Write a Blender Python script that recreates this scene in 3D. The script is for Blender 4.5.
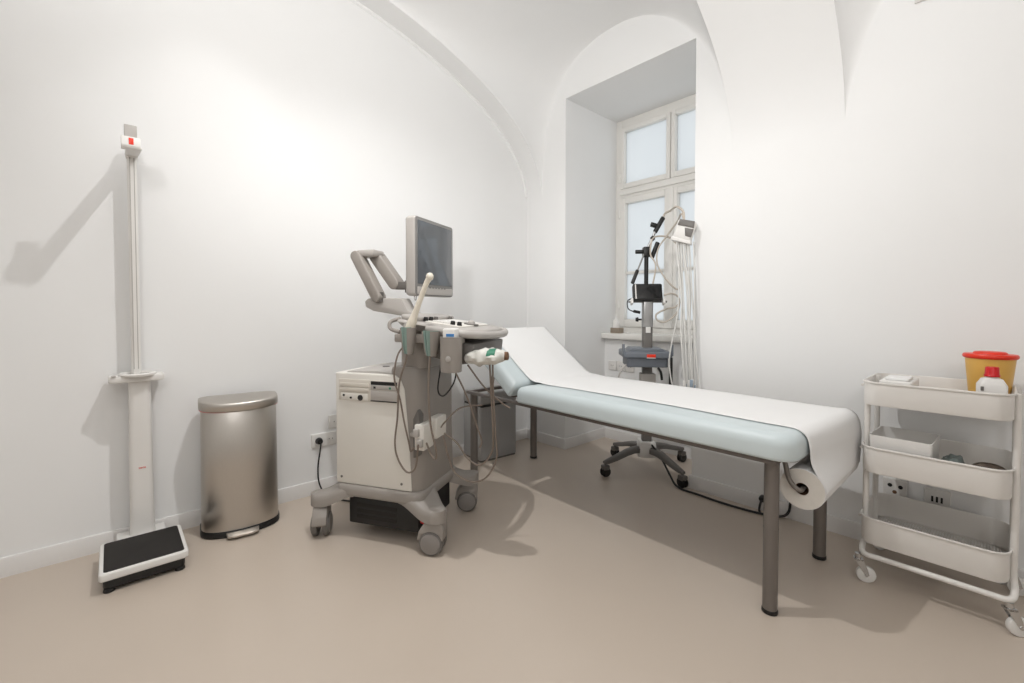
import bpy, bmesh, math, random
from mathutils import Vector, Matrix, noise
random.seed(7)
for _o in list(bpy.data.objects):
    bpy.data.objects.remove(_o, do_unlink=True)
SC = bpy.context.scene
COL = SC.collection
R = math.radians

# ------------------------------------------------------------------ camera
F_PX, W_PX, H_PX = 445.0, 1024, 683
HORIZON = 310.0
PITCH = R(1.5)
YAW = R(48.0)
cd = bpy.data.cameras.new('camera')
cam = bpy.data.objects.new('camera', cd)
COL.objects.link(cam)
SC.camera = cam
cam.location = (0, 0, 1.1)
cam.rotation_euler = (R(90) - PITCH, 0, YAW)
cd.sensor_fit = 'HORIZONTAL'
cd.sensor_width = 36
cd.lens = 36 * F_PX / W_PX
cd.shift_y = -(H_PX / 2 - (HORIZON + F_PX * math.tan(PITCH))) / W_PX
cd.clip_start = 0.02

# ------------------------------------------------------------------ light
SC.view_settings.view_transform = 'Standard'
SC.view_settings.look = 'None'
SC.view_settings.gamma = 1
SC.view_settings.use_curve_mapping = False
SC.view_settings.exposure = -0.48

wd = bpy.data.worlds.new('overcast_sky')
SC.world = wd
wd.use_nodes = True
_bg = wd.node_tree.nodes['Background']
_bg.inputs[0].default_value = (1.0, 1.0, 0.985, 1)
_bg.inputs[1].default_value = 1.6


def spot(name, loc, target, power, angle, blend, radius, color=(1, 1, 1)):
    l = bpy.data.lights.new(name, 'SPOT')
    l.energy = power
    l.spot_size = R(angle)
    l.spot_blend = blend
    l.shadow_soft_size = radius
    l.color = color
    o = bpy.data.objects.new(name, l)
    COL.objects.link(o)
    o.location = loc
    o.rotation_euler = (Vector(target) - Vector(loc)).to_track_quat('-Z', 'Y').to_euler()
    return o


WARM = (0.99, 0.985, 0.975)

spot('ceiling_downlight', (-1.42, 0.86, 2.95), (-1.32, 1.05, 0), 134, 148, 0.9, 0.022, WARM)
spot('wall_spotlight', (-2.30, 0.40, 3.0), (-2.42, 0.40, 0), 9, 80, 0.5, 0.05, WARM)




def fill_point(name, loc, power, radius):
    l = bpy.data.lights.new(name, 'POINT')
    l.energy = power
    l.shadow_soft_size = radius
    l.color = WARM
    o = bpy.data.objects.new(name, l)
    COL.objects.link(o)
    o.location = loc
    return o


fill_point('room_fill_light', (0.90, -0.55, 2.45), 36, 0.15)  # unseen point light, added as fill for trolley and cart side
spot('vault_fill_light', (-0.15, -0.50, 2.10), (-1.6, 1.65, 3.9), 240, 136, 0.9, 0.12, WARM)  # unseen spot aimed upward, added to brighten the vault and its bounce

# ------------------------------------------------------------------ materials
MATS = {}


def mat(name, col, rough=0.5, metal=0.0, var=0.0, vscale=6.0, bump=0.0, bscale=60.0, aniso=0.0,
        coat=0.0, stretch=None, trans=0.0, spec=0.5):
    if name in MATS:
        return MATS[name]
    m = bpy.data.materials.new(name)
    m.use_nodes = True
    nt = m.node_tree
    b = nt.nodes['Principled BSDF']
    c = tuple(((v / 12.92) if v <= 0.04045 else ((v + 0.055) / 1.055) ** 2.4) for v in col)
    b.inputs['Base Color'].default_value = (*c, 1)
    b.inputs['Roughness'].default_value = rough
    b.inputs['Metallic'].default_value = metal
    b.inputs['Coat Weight'].default_value = coat
    b.inputs['Transmission Weight'].default_value = trans
    b.inputs['Specular IOR Level'].default_value = spec
    if aniso:
        b.inputs['Anisotropic'].default_value = aniso
    tc = nt.nodes.new('ShaderNodeTexCoord')
    src = tc.outputs['Object']
    if stretch:
        mp = nt.nodes.new('ShaderNodeMapping')
        mp.inputs['Scale'].default_value = stretch
        nt.links.new(src, mp.inputs['Vector'])
        src = mp.outputs['Vector']
    if var > 0:
        n = nt.nodes.new('ShaderNodeTexNoise')
        n.inputs['Scale'].default_value = vscale
        n.inputs['Detail'].default_value = 4
        nt.links.new(src, n.inputs['Vector'])
        r = nt.nodes.new('ShaderNodeMapRange')
        r.inputs['From Min'].default_value = 0.3
        r.inputs['From Max'].default_value = 0.7
        r.inputs['To Min'].default_value = 1 - var
        r.inputs['To Max'].default_value = 1 + var
        nt.links.new(n.outputs['Fac'], r.inputs['Value'])
        mx = nt.nodes.new('ShaderNodeVectorMath')
        mx.operation = 'SCALE'
        mx.inputs[0].default_value = c
        nt.links.new(r.outputs['Result'], mx.inputs['Scale'])
        nt.links.new(mx.outputs['Vector'], b.inputs['Base Color'])
    if bump > 0:
        n2 = nt.nodes.new('ShaderNodeTexNoise')
        n2.inputs['Scale'].default_value = bscale
        n2.inputs['Detail'].default_value = 3
        nt.links.new(src, n2.inputs['Vector'])
        bp = nt.nodes.new('ShaderNodeBump')
        bp.inputs['Strength'].default_value = bump
        bp.inputs['Distance'].default_value = 0.002
        nt.links.new(n2.outputs['Fac'], bp.inputs['Height'])
        nt.links.new(bp.outputs['Normal'], b.inputs['Normal'])
    MATS[name] = m
    return m


PLASTER = mat('white_plaster', (0.945, 0.944, 0.941), 0.75, var=0.008, vscale=2.5, bump=0.08, bscale=90)
FLOORM = mat('beige_vinyl_floor', (0.775, 0.722, 0.668), 0.33, var=0.012, vscale=3.0, bump=0.03, bscale=180)
SKIRT = mat('white_skirting', (0.90, 0.89, 0.88), 0.45, var=0.005)
WFRAME = mat('white_window_paint', (0.93, 0.92, 0.90), 0.35, var=0.006)
WHITEP = mat('white_plastic', (0.90, 0.89, 0.875), 0.38, var=0.006)
IVORY = mat('ivory_plastic', (0.89, 0.875, 0.845), 0.42, var=0.008, bump=0.04, bscale=300)
IVORY2 = mat('ivory_plastic_panel', (0.84, 0.815, 0.775), 0.45, var=0.008)
GREYP = mat('warm_grey_plastic', (0.60, 0.575, 0.55), 0.42, var=0.015, bump=0.05, bscale=300)
GREYL = mat('light_grey_plastic', (0.70, 0.68, 0.66), 0.4, var=0.012, bump=0.04, bscale=300)
GREYD = mat('dark_grey_plastic', (0.42, 0.405, 0.39), 0.45, var=0.015, bump=0.05, bscale=300)
GREYB = mat('blue_grey_plastic', (0.43, 0.45, 0.48), 0.42, var=0.012)
BLACK = mat('black_plastic', (0.085, 0.082, 0.08), 0.45, var=0.05)
RUBBER = mat('black_rubber_mat', (0.13, 0.115, 0.105), 0.8, var=0.05, bump=0.5, bscale=500)
WHEELG = mat('grey_wheel', (0.55, 0.53, 0.515), 0.5, var=0.02)
STEEL = mat('brushed_steel', (0.76, 0.74, 0.715), 0.34, metal=1.0, var=0.04, vscale=40, bump=0.06, bscale=80, stretch=(60, 60, 1), aniso=0.5)
CHROME = mat('chrome', (0.80, 0.80, 0.80), 0.12, metal=1.0)
LEGM = mat('grey_leg_paint', (0.47, 0.445, 0.425), 0.38, metal=0.35, var=0.02)
RAILM = mat('dark_frame_paint', (0.40, 0.37, 0.35), 0.45, var=0.02)
BLUEV = mat('pale_blue_vinyl', (0.80, 0.84, 0.848), 0.42, var=0.01, bump=0.06, bscale=220)
PAPER = mat('white_paper', (0.925, 0.922, 0.918), 0.85, var=0.006, vscale=12, bump=0.12, bscale=30)
PAPERE = mat('paper_roll_end', (0.88, 0.86, 0.83), 0.9, var=0.02, vscale=60)
TROLLEY = mat('white_powder_coat', (0.895, 0.88, 0.86), 0.4, var=0.006)
YELLOW = mat('yellow_plastic', (0.90, 0.71, 0.36), 0.4, var=0.02)
ORRED = mat('orange_red_plastic', (0.90, 0.20, 0.09), 0.35, var=0.02)
RED = mat('red_plastic', (0.80, 0.05, 0.09), 0.35, var=0.02)
GREENL = mat('sage_green_lining', (0.53, 0.62, 0.59), 0.55, var=0.02)
CABLE = mat('taupe_cable', (0.50, 0.45, 0.41), 0.5, var=0.02)
CABLEW = mat('white_cable', (0.88, 0.875, 0.86), 0.45, var=0.01)
CABLEC = mat('cream_cable', (0.76, 0.72, 0.67), 0.45, var=0.01)
PROBE = mat('cream_probe', (0.89, 0.86, 0.80), 0.35, var=0.01)
SCREEN = mat('dark_screen_glass', (0.33, 0.345, 0.365), 0.12, var=0.02, coat=0.5)
PINK = mat('pink_bin_liner', (0.86, 0.50, 0.52), 0.5, var=0.03)
GREENLB = mat('green_print', (0.16, 0.47, 0.36), 0.5)
BROWN = mat('brown_cardboard', (0.45, 0.33, 0.24), 0.8, var=0.05)
FOIL = mat('clear_wrapping', (0.86, 0.855, 0.83), 0.22, var=0.04, vscale=40, bump=0.6, bscale=60)
BINGREY = mat('grey_cabinet_paint', (0.66, 0.655, 0.65), 0.42, var=0.01)
BLUELB = mat('blue_print', (0.30, 0.55, 0.80), 0.5)
SILVER = mat('silver_metal', (0.68, 0.68, 0.68), 0.3, metal=0.8, var=0.02)
GLOVE = mat('grey_green_nitrile', (0.44, 0.48, 0.47), 0.5, var=0.05)
DISH = mat('taupe_steel_dish', (0.52, 0.47, 0.43), 0.25, metal=0.6, var=0.02)
BLUEC = mat('blue_grey_clip', (0.62, 0.68, 0.74), 0.5)
TAN = mat('tan_tin', (0.62, 0.57, 0.51), 0.45, metal=0.3, var=0.05)


def frosted():
    m = bpy.data.materials.new('frosted_window_film')
    m.use_nodes = True
    nt = m.node_tree
    for n in list(nt.nodes):
        nt.nodes.remove(n)
    out = nt.nodes.new('ShaderNodeOutputMaterial')
    tr = nt.nodes.new('ShaderNodeBsdfTranslucent')
    tr.inputs['Color'].default_value = (0.80, 0.84, 0.87, 1)
    gl = nt.nodes.new('ShaderNodeBsdfGlossy')
    gl.inputs['Roughness'].default_value = 0.25
    mx = nt.nodes.new('ShaderNodeMixShader')
    mx.inputs[0].default_value = 0.05
    nz = nt.nodes.new('ShaderNodeTexNoise')
    nz.inputs['Scale'].default_value = 2.0
    tc = nt.nodes.new('ShaderNodeTexCoord')
    nt.links.new(tc.outputs['Object'], nz.inputs['Vector'])
    rp = nt.nodes.new('ShaderNodeMix')
    rp.data_type = 'RGBA'
    rp.inputs[6].default_value = (0.79, 0.82, 0.845, 1)
    rp.inputs[7].default_value = (0.86, 0.885, 0.905, 1)
    nt.links.new(nz.outputs['Fac'], rp.inputs[0])
    nt.links.new(rp.outputs[2], tr.inputs['Color'])
    nt.links.new(tr.outputs[0], mx.inputs[1])
    nt.links.new(gl.outputs[0], mx.inputs[2])
    nt.links.new(mx.outputs[0], out.inputs['Surface'])
    return m


FROST = frosted()

# ------------------------------------------------------------------ mesh helpers


def NB():
    return bmesh.new()


def obj(name, bm, material, parent=None, sharp=38, label=None, cat=None, group=None, kind=None, xs=None, merge=False):
    if xs:
        bmesh.ops.scale(bm, vec=(xs, 1, 1), verts=bm.verts)
    if merge:
        bmesh.ops.remove_doubles(bm, verts=bm.verts, dist=1e-6)
    bmesh.ops.recalc_face_normals(bm, faces=bm.faces)
    for f in bm.faces:
        f.smooth = True
    lim = R(sharp)
    for e in bm.edges:
        if len(e.link_faces) == 2:
            e.smooth = e.calc_face_angle(0) < lim
        else:
            e.smooth = True
    me = bpy.data.meshes.new(name)
    bm.to_mesh(me)
    bm.free()
    if isinstance(material, (list, tuple)):
        for mm in material:
            me.materials.append(mm)
    else:
        me.materials.append(material)
    o = bpy.data.objects.new(name, me)
    COL.objects.link(o)
    if parent:
        o.parent = parent
    tag(o, label, cat, group, kind)
    return o


def tag(o, label=None, cat=None, group=None, kind=None):
    for k, v in (('label', label), ('category', cat), ('group', group), ('kind', kind)):
        if v:
            o[k] = v


def thing(name, label, cat, loc=(0, 0, 0), rz=0.0, group=None):
    o = bpy.data.objects.new(name, None)
    o.empty_display_size = 0.1
    COL.objects.link(o)
    o.location = loc
    o.rotation_euler = (0, 0, rz)
    tag(o, label, cat, group)
    return o


def copy_tree(o, parent=None):
    c = o.copy()
    COL.objects.link(c)
    c.parent = parent
    for ch in list(o.children):
        copy_tree(ch, c)
    return c


def face(bm, vs):
    try:
        return bm.faces.new(vs)
    except ValueError:
        return None


def box(bm, x0, x1, y0, y1, z0, z1, M=None, bev=0.0, seg=2):
    vs = [bm.verts.new((x, y, z)) for x in (x0, x1) for y in (y0, y1) for z in (z0, z1)]
    fs = [face(bm, [vs[i] for i in q]) for q in
          ((0, 1, 3, 2), (4, 6, 7, 5), (0, 4, 5, 1), (2, 3, 7, 6), (0, 2, 6, 4), (1, 5, 7, 3))]
    if bev > 0:
        es = list({e for f in fs for e in f.edges})
        r = bmesh.ops.bevel(bm, geom=es, offset=bev, segments=seg, affect='EDGES', profile=0.5)
        vs = list({v for f in r['faces'] for v in f.verts} | {v for v in vs if v.is_valid})
    if M is not None:
        bmesh.ops.transform(bm, matrix=M, verts=vs)
    return vs


def rrect(x0, x1, y0, y1, r, n=6):
    if not isinstance(r, (tuple, list)):
        r = (r,) * 4
    w = min(x1 - x0, y1 - y0) / 2
    pts = []
    for (cx, cy, sx, sy, a0, rr) in ((x1, y1, -1, -1, 0, r[0]), (x0, y1, 1, -1, 90, r[1]),
                                     (x0, y0, 1, 1, 180, r[2]), (x1, y0, -1, 1, 270, r[3])):
        rr = max(min(rr, w), 1e-4)
        ox, oy = cx + sx * rr, cy + sy * rr
        for k in range(n + 1):
            a = R(a0 + 90 * k / n)
            pts.append((ox + rr * math.cos(a), oy + rr * math.sin(a)))
    return pts


def loft(bm, rings, M=None, cap=(True, True), closed=True):
    """rings: list of lists of 3D points with equal length"""
    V = []
    for r in rings:
        V.append([bm.verts.new(M @ Vector(p) if M is not None else p) for p in r])
    n = len(V[0])
    for a, b in zip(V, V[1:]):
        for k in range(n if closed else n - 1):
            face(bm, [a[k], a[(k + 1) % n], b[(k + 1) % n], b[k]])
    if cap[0]:
        face(bm, V[0][::-1])
    if cap[1]:
        face(bm, V[-1])
    return V


def rbox(bm, x0, x1, y0, y1, z0, z1, rc, re=0.006, n=6, ns=3, M=None, taper=0.0, ret=None):
    """rounded-plan box, corner radius rc, edge rounding re (bottom, top)."""
    if not isinstance(re, (tuple, list)):
        re = (re, re)
    prof = []
    for k in range(ns + 1):
        a = R(90 * k / ns)
        prof.append((z0 + re[0] * (1 - math.sin(a)), re[0] * (1 - math.cos(a))))
    prof = [(z0 + re[0] * (1 - math.cos(R(90 * k / ns))), re[0] * (1 - math.sin(R(90 * k / ns)))) for k in range(ns + 1)]
    top = [(z1 - re[1] * (1 - math.cos(R(90 * k / ns))), re[1] * (1 - math.sin(R(90 * k / ns)))) for k in range(ns + 1)][::-1]
    rings = []
    rcs = rc if isinstance(rc, (tuple, list)) else (rc,) * 4
    for (z, ins) in prof + top:
        t = taper * (1 - (z - z0) / (z1 - z0))
        i = ins + t
        rings.append([(x, y, z) for x, y in rrect(x0 + i, x1 - i, y0 + i, y1 - i, tuple(max(q - ins, 0.001) for q in rcs), n)])
    return loft(bm, rings, M)


def basis(d):
    d = d.normalized()
    u = d.cross(Vector((0, 0, 1)))
    if u.length < 1e-4:
        u = Vector((1, 0, 0))
    u.normalize()
    return u, d.cross(u).normalized()


def cyl(bm, p0, p1, r0, r1=None, n=16, bev=0.0):
    p0, p1 = Vector(p0), Vector(p1)
    if r1 is None:
        r1 = r0
    d = p1 - p0
    u, v = basis(d)
    dn = d.normalized()
    L = d.length
    secs = [(0, r0), (L, r1)] if bev <= 0 else [(0, r0 - bev), (bev * 0.3, r0 - bev * 0.3), (bev, r0), (L - bev, r1), (L - bev * 0.3, r1 - bev * 0.3), (L, r1 - bev)]
    rings = [[p0 + dn * s + (u * math.cos(2 * math.pi * k / n) + v * math.sin(2 * math.pi * k / n)) * r for k in range(n)] for s, r in secs]
    return loft(bm, rings)


def lathe(bm, prof, n=32, c=(0, 0, 0), sx=1.0, sy=1.0, M=None, cap=(True, True)):
    rings = [[(c[0] + r * sx * math.cos(2 * math.pi * k / n), c[1] + r * sy * math.sin(2 * math.pi * k / n), c[2] + z) for k in range(n)] for r, z in prof]
    return loft(bm, rings, M, cap)


def spline(pts, per=6, closed=False):
    P = [Vector(p) for p in pts]
    out = []
    n = len(P)
    rng = range(n if closed else n - 1)
    for i in rng:
        p1, p2 = P[i], P[(i + 1) % n]
        p0 = P[i - 1] if (i > 0 or closed) else p1 * 2 - p2
        p3 = P[(i + 2) % n] if (i + 2 < n or closed) else p2 * 2 - p1
        for k in range(per):
            t = k / per
            out.append(0.5 * ((2 * p1) + (p2 - p0) * t + (2 * p0 - 5 * p1 + 4 * p2 - p3) * t * t + (3 * p1 - p0 - 3 * p2 + p3) * t ** 3))
    if not closed:
        out.append(P[-1])
    return out


def tube(bm, pts, r, n=8, per=6, closed=False, smooth=True, sq=None):
    P = spline(pts, per, closed) if smooth else [Vector(p) for p in pts]
    m = len(P)
    rad = r if callable(r) else (lambda t: r)
    tang = []
    for i in range(m):
        a = P[i - 1] if (i > 0 or closed) else P[0]
        b = P[(i + 1) % m] if (i < m - 1 or closed) else P[-1]
        tang.append((b - a).normalized())
    u, v = basis(tang[0])
    rings = []
    for i in range(m):
        t = tang[i]
        u = (u - t * u.dot(t))
        if u.length < 1e-6:
            u, _ = basis(t)
        u.normalize()
        v = t.cross(u)
        rr = rad(i / max(m - 1, 1))
        rings.append([P[i] + (u * math.cos(2 * math.pi * k / n) + v * math.sin(2 * math.pi * k / n)) * rr for k in range(n)])
    if closed:
        rings.append(rings[0])
        return loft(bm, rings, None, (False, False))
    return loft(bm, rings)


def prism(bm, poly, axis, a0, a1, M=None, bev=0.0, seg=2):
    """poly in the two remaining axes (order x,y,z without axis), extruded along axis."""
    def mk(p, a):
        if axis == 'x':
            return (a, p[0], p[1])
        if axis == 'y':
            return (p[0], a, p[1])
        return (p[0], p[1], a)
    V0 = [bm.verts.new(mk(p, a0)) for p in poly]
    V1 = [bm.verts.new(mk(p, a1)) for p in poly]
    n = len(poly)
    fs = [face(bm, V0), face(bm, V1[::-1])]
    for k in range(n):
        fs.append(face(bm, [V0[k], V0[(k + 1) % n], V1[(k + 1) % n], V1[k]]))
    vs = V0 + V1
    if bev > 0:
        bmesh.ops.recalc_face_normals(bm, faces=fs)
        es = list({e for f in fs for e in f.edges})
        r = bmesh.ops.bevel(bm, geom=es, offset=bev, segments=seg, affect='EDGES', profile=0.5)
        vs = list({v for f in r['faces'] for v in f.verts} | {v for v in vs if v.is_valid})
    if M is not None:
        bmesh.ops.transform(bm, matrix=M, verts=vs)
    return vs


def text_obj(name, body, size, M, material, parent=None, depth=0.0006):
    cu = bpy.data.curves.new(name, 'FONT')
    cu.body = body
    cu.size = size
    cu.extrude = depth
    cu.align_x = 'CENTER'
    cu.align_y = 'CENTER'
    cu.resolution_u = 3
    t = bpy.data.objects.new(name + '_tmp', cu)
    COL.objects.link(t)
    dg = bpy.context.evaluated_depsgraph_get()
    me = bpy.data.meshes.new_from_object(t.evaluated_get(dg))
    bpy.data.objects.remove(t, do_unlink=True)
    bpy.data.curves.remove(cu)
    me.name = name
    me.transform(M)
    me.materials.clear()
    me.materials.append(material)
    o = bpy.data.objects.new(name, me)
    COL.objects.link(o)
    if parent:
        o.parent = parent
    return o


# ================================================================== ROOM
XL, XR, YB, YF = -2.75, 2.2, 2.65, -2.05
ZS = 2.0                      # springing height of the vault
VC, VA, VH = 0.30, 2.35, 1.10  # barrel vault centre, half span, rise
NX0, NX1, NZ, NYW, NYS = -2.32, -1.282, 2.74, 3.34, 3.17   # window recess


def struct(name, bm, m, parent=None, label=None):
    return obj(name, bm, m, parent, label=label, kind=None if parent else 'structure')


bm = NB()
V = [bm.verts.new(p) for p in ((XL - .3, YF - .3, 0), (XR + .3, YF - .3, 0), (XR + .3, NYW + .1, 0), (XL - .3, NYW + .1, 0),
                               (XL - .3, YF - .3, -.1), (XR + .3, YF - .3, -.1), (XR + .3, NYW + .1, -.1), (XL - .3, NYW + .1, -.1))]
for q in ((0, 1, 2, 3), (7, 6, 5, 4), (0, 4, 5, 1), (1, 5, 6, 2), (2, 6, 7, 3), (3, 7, 4, 0)):
    face(bm, [V[i] for i in q])
fl = struct('floor', bm, FLOORM)
fl['label'] = 'seamless beige vinyl floor'


def barrelY(z):
    w = max(0.0, min(1.0, (z - ZS) / VH))
    return VC + VA * math.sqrt(1 - w * w)


# cross-vaulted bays over the window wall: centre, half widths, shape exponents
ZC = 3.085
LUN = [(-1.852, 0.72, 0.785, 2.5, 2.0), (0.26, 0.80, 0.80, 1.7, 1.7)]


def arch(L, x):
    """relative height 0..1 of the bay's arch at x"""
    c, wl, wr, nl, nr = L
    u = (c - x) / wl if x < c else (x - c) / wr
    n = nl if x < c else nr
    u = min(1.0, max(0.0, u))
    return (1 - u ** n) ** (1.0 / n)


def bay_xs(L, extra=()):
    c, wl, wr, nl, nr = L
    xs = [c - wl * math.sin(R(90) * k / 36) for k in range(36, 0, -1)] + [c + wr * math.sin(R(90) * k / 36) for k in range(37)]
    return sorted(xs + list(extra))


bm = NB()
TH = [math.asin((ZC - ZS) / VH) * k / 48 for k in range(49)]
ROW = [(VC + VA * math.cos(a), ZS + VH * math.sin(a)) for a in TH]
STRIPS = [(XL, LUN[0][0] - LUN[0][1]), (LUN[0][0] + LUN[0][2], LUN[1][0] - LUN[1][1]), (LUN[1][0] + LUN[1][2], XR)]
for (y0, z0), (y1, z1) in zip(ROW, ROW[1:]):
    for xa, xb in STRIPS:
        face(bm, [bm.verts.new(p) for p in ((xa, y0, z0), (xb, y0, z0), (xb, y1, z1), (xa, y1, z1))])
    for L in LUN:
        xs_ = bay_xs(L)
        for xa, xb in zip(xs_, xs_[1:]):
            fa, fb = arch(L, xa), arch(L, xb)
            face(bm, [bm.verts.new(p) for p in ((xa, y0, z0 + (ZC - z0) * fa), (xb, y0, z0 + (ZC - z0) * fb), (xb, y1, z1 + (ZC - z1) * fb), (xa, y1, z1 + (ZC - z1) * fa))])
# crown and front half
prof = []
w0 = math.asin((ZC - ZS) / VH)
for k in range(61):
    a = w0 + (math.pi - w0) * k / 60
    prof.append((VC + VA * math.cos(a), ZS + VH * math.sin(a)))
for (ya, za), (yb, zb) in zip(prof, prof[1:]):
    face(bm, [bm.verts.new(p) for p in ((XL, ya, za), (XR, ya, za), (XR, yb, zb), (XL, yb, zb))])
bmesh.ops.remove_doubles(bm, verts=bm.verts, dist=1e-5)
cl = obj('ceiling', bm, PLASTER, kind='structure', sharp=32)
cl['label'] = 'white vaulted ceiling with lunettes'
# the vault surface must face the room
cl.data.flip_normals() if sum(p.normal.z * p.area for p in cl.data.polygons) > 0 else None


def profile_wall(name, x, out):
    bm = NB()
    pts = [(YF, 0), (YB, 0), (YB, ZS)]
    for k in range(1, 64):
        a = math.pi * k / 64
        pts.append((VC + VA * math.cos(a), ZS + VH * math.sin(a)))
    pts.append((YF, ZS))
    prism(bm, pts, 'x', x, x + out)
    return struct(name, bm, PLASTER)


profile_wall('wall_left', XL, -0.25)['label'] = 'white left wall under the vault arch'
profile_wall('wall_right', XR, 0.25)['label'] = 'white right wall'
bm = NB()
box(bm, XL, XR, YF - .25, YF, 0, ZS)
struct('wall_front', bm, PLASTER)['label'] = 'white wall opposite the window'

# window wall with deep recess
bm = NB()


def quad(*p):
    face(bm, [bm.verts.new(q) for q in p])


quad((XL, YB, 0), (NX0, YB, 0), (NX0, YB, ZS), (XL, YB, ZS))
quad((NX1, YB, 0), (XR, YB, 0), (XR, YB, ZS), (NX1, YB, ZS))
for L in LUN:
    xs_ = bay_xs(L, (NX0, NX1) if L is LUN[0] else ())
    for xa, xb in zip(xs_, xs_[1:]):
        zb = NZ if (L is LUN[0] and NX0 - 1e-6 <= xa and xb <= NX1 + 1e-6) else ZS
        za, zc = ZS + (ZC - ZS) * arch(L, xa), ZS + (ZC - ZS) * arch(L, xb)
        quad((xa, YB, zb), (xb, YB, zb), (xb, YB, max(zc, zb)), (xa, YB, max(za, zb)))
# recess jambs, soffit and back
quad((NX0, YB, 0), (NX0, NYW + .12, 0), (NX0, NYW + .12, NZ), (NX0, YB, NZ))
quad((NX1, YB, 0), (NX1, YB, NZ), (NX1, NYW + .12, NZ), (NX1, NYW + .12, 0))
quad((NX0, YB, NZ), (NX0, NYW + .12, NZ), (NX1, NYW + .12, NZ), (NX1, YB, NZ))
quad((NX0, NYS, 0), (NX1, NYS, 0), (NX1, NYS, .86), (NX0, NYS, .86))
quad((NX0, NYS, .86), (NX1, NYS, .86), (NX1, NYW + .12, .86), (NX0, NYW + .12, .86))
bmesh.ops.remove_doubles(bm, verts=bm.verts, dist=1e-5)
wb = obj('wall_back', bm, PLASTER, kind='structure', sharp=20)
for p in wb.data.polygons:
    p.use_smooth = False
wb['label'] = 'white window wall with deep window recess'

# skirting boards
def skirting(name, pts):
    bm = NB()
    prof = [(0.0, 0.0), (0.014, 0.0), (0.014, 0.072), (0.010, 0.080), (0.0, 0.080)]
    P = [Vector((p[0], p[1], 0)) for p in pts]
    rings = []
    for i, p in enumerate(P):
        d0 = (P[i] - P[i - 1]).normalized() if i else (P[1] - P[0]).normalized()
        d1 = (P[i + 1] - P[i]).normalized() if i < len(P) - 1 else d0
        n0 = Vector((d0.y, -d0.x, 0)); n1 = Vector((d1.y, -d1.x, 0))
        n = (n0 + n1); n = n / max(n.length_squared / 2, 1e-6) if n.length > 1e-6 else n0
        rings.append([p + n * q[0] + Vector((0, 0, q[1])) for q in prof])
    loft(bm, rings)
    return struct(name, bm, SKIRT)


skirting('baseboard_left', [(XL, YF), (XL, YB)])['label'] = 'white skirting along the left wall'
skirting('baseboard_back', [(XL + .014, YB), (NX0, YB), (NX0, NYS), (NX1, NYS), (NX1, YB), (XR, YB)])['label'] = 'white skirting following the window recess'

# plaster fillet along the vault arch on the left wall
bm = NB()
rings = []
for k in range(61):
    a = R(3) + R(174) * k / 60
    y, z = VC + VA * math.cos(a), ZS + VH * math.sin(a)
    n = Vector((0, -math.cos(a) / VA, -math.sin(a) / VH)).normalized()
    c = Vector((XL, y, z))
    rings.append([c, c + Vector((.012, 0, 0)), c + Vector((.012, 0, 0)) + n * .014, c + n * .022])
loft(bm, rings)
struct('trim_1', bm, PLASTER)['label'] = 'thin plaster fillet along the vault arch'

# ------------------------------------------------------------------ window
WY = NYW
win = thing('window_1', 'white double casement window with frosted panes and transom', 'window', (0, WY, 0))
del win['category']
win['kind'] = 'structure'
XA, XB, ZA, ZB = NX0, NX1, .905, NZ
ZT = 2.10           # transom
XM = (XA + XB) / 2
bm = NB()
fw = 0.055
box(bm, XA, XA + fw, -.02, .06, ZA, ZB, bev=.004)
box(bm, XB - fw, XB, -.02, .06, ZA, ZB, bev=.004)
box(bm, XA + fw, XB - fw, -.02, .06, ZB - .075, ZB, bev=.004)
box(bm, XA + fw, XB - fw, -.02, .06, ZA, ZA + .05, bev=.004)
obj('window_frame', bm, WFRAME, win)
bm = NB()
box(bm, XA + fw, XB - fw, -.03, .06, ZT - .035, ZT + .045, bev=.006)
box(bm, XA + fw, XB - fw, -.045, -.03, ZT - .012, ZT + .02, bev=.004)
obj('transom', bm, WFRAME, win)


def sash(x0, x1, z0, z1, bar=None, w=.05):
    bm = NB()
    box(bm, x0, x0 + w, -.035, .03, z0, z1, bev=.005)
    box(bm, x1 - w, x1, -.035, .03, z0, z1, bev=.005)
    box(bm, x0 + w, x1 - w, -.035, .03, z1 - w, z1, bev=.005)
    box(bm, x0 + w, x1 - w, -.035, .03, z0, z0 + w * 1.3, bev=.005)
    s = obj('sash', bm, WFRAME, win)
    zs = [z0 + w * 1.3, z1 - w]
    if bar:
        b2 = NB()
        box(b2, x0 + w, x1 - w, -.02, .02, bar - .013, bar + .013, bev=.004)
        obj('glazing_bar', b2, WFRAME, s)
        zs = [z0 + w * 1.3, bar - .013, bar + .013, z1 - w]
    for i in range(0, len(zs), 2):
        b2 = NB()
        box(b2, x0 + w, x1 - w, .004, .008, zs[i], zs[i + 1])
        obj('pane', b2, FROST, s)
    return s


sash(XA + fw, XM + .002, ZA + .05, ZT - .035, bar=1.42)
sash(XM + .012, XB - fw, ZA + .05, ZT - .035, bar=1.42)
sash(XA + fw, XM - .004, ZT + .045, ZB - .075, w=.034)
sash(XM + .004, XB - fw, ZT + .045, ZB - .075, w=.034)
bm = NB()
box(bm, XM - .022, XM + .03, -.045, -.03, ZA + .05, ZT - .035, bev=.004)
obj('closing_strip', bm, WFRAME, win)
for zz in (2.24, 1.93, 1.15):
    bm = NB()
    cyl(bm, (XA + .05, -.035, zz - .035), (XA + .05, -.035, zz + .035), .008, n=10, bev=.002)
    obj('hinge', bm, WFRAME, win)
bm = NB()
box(bm, XA + .003, XB - .003, NYS - .06, NYW - .02, .858, .905, bev=.008)
sl = struct('trim_2', bm, WFRAME)
sl['label'] = 'white window sill board in the recess'

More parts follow.
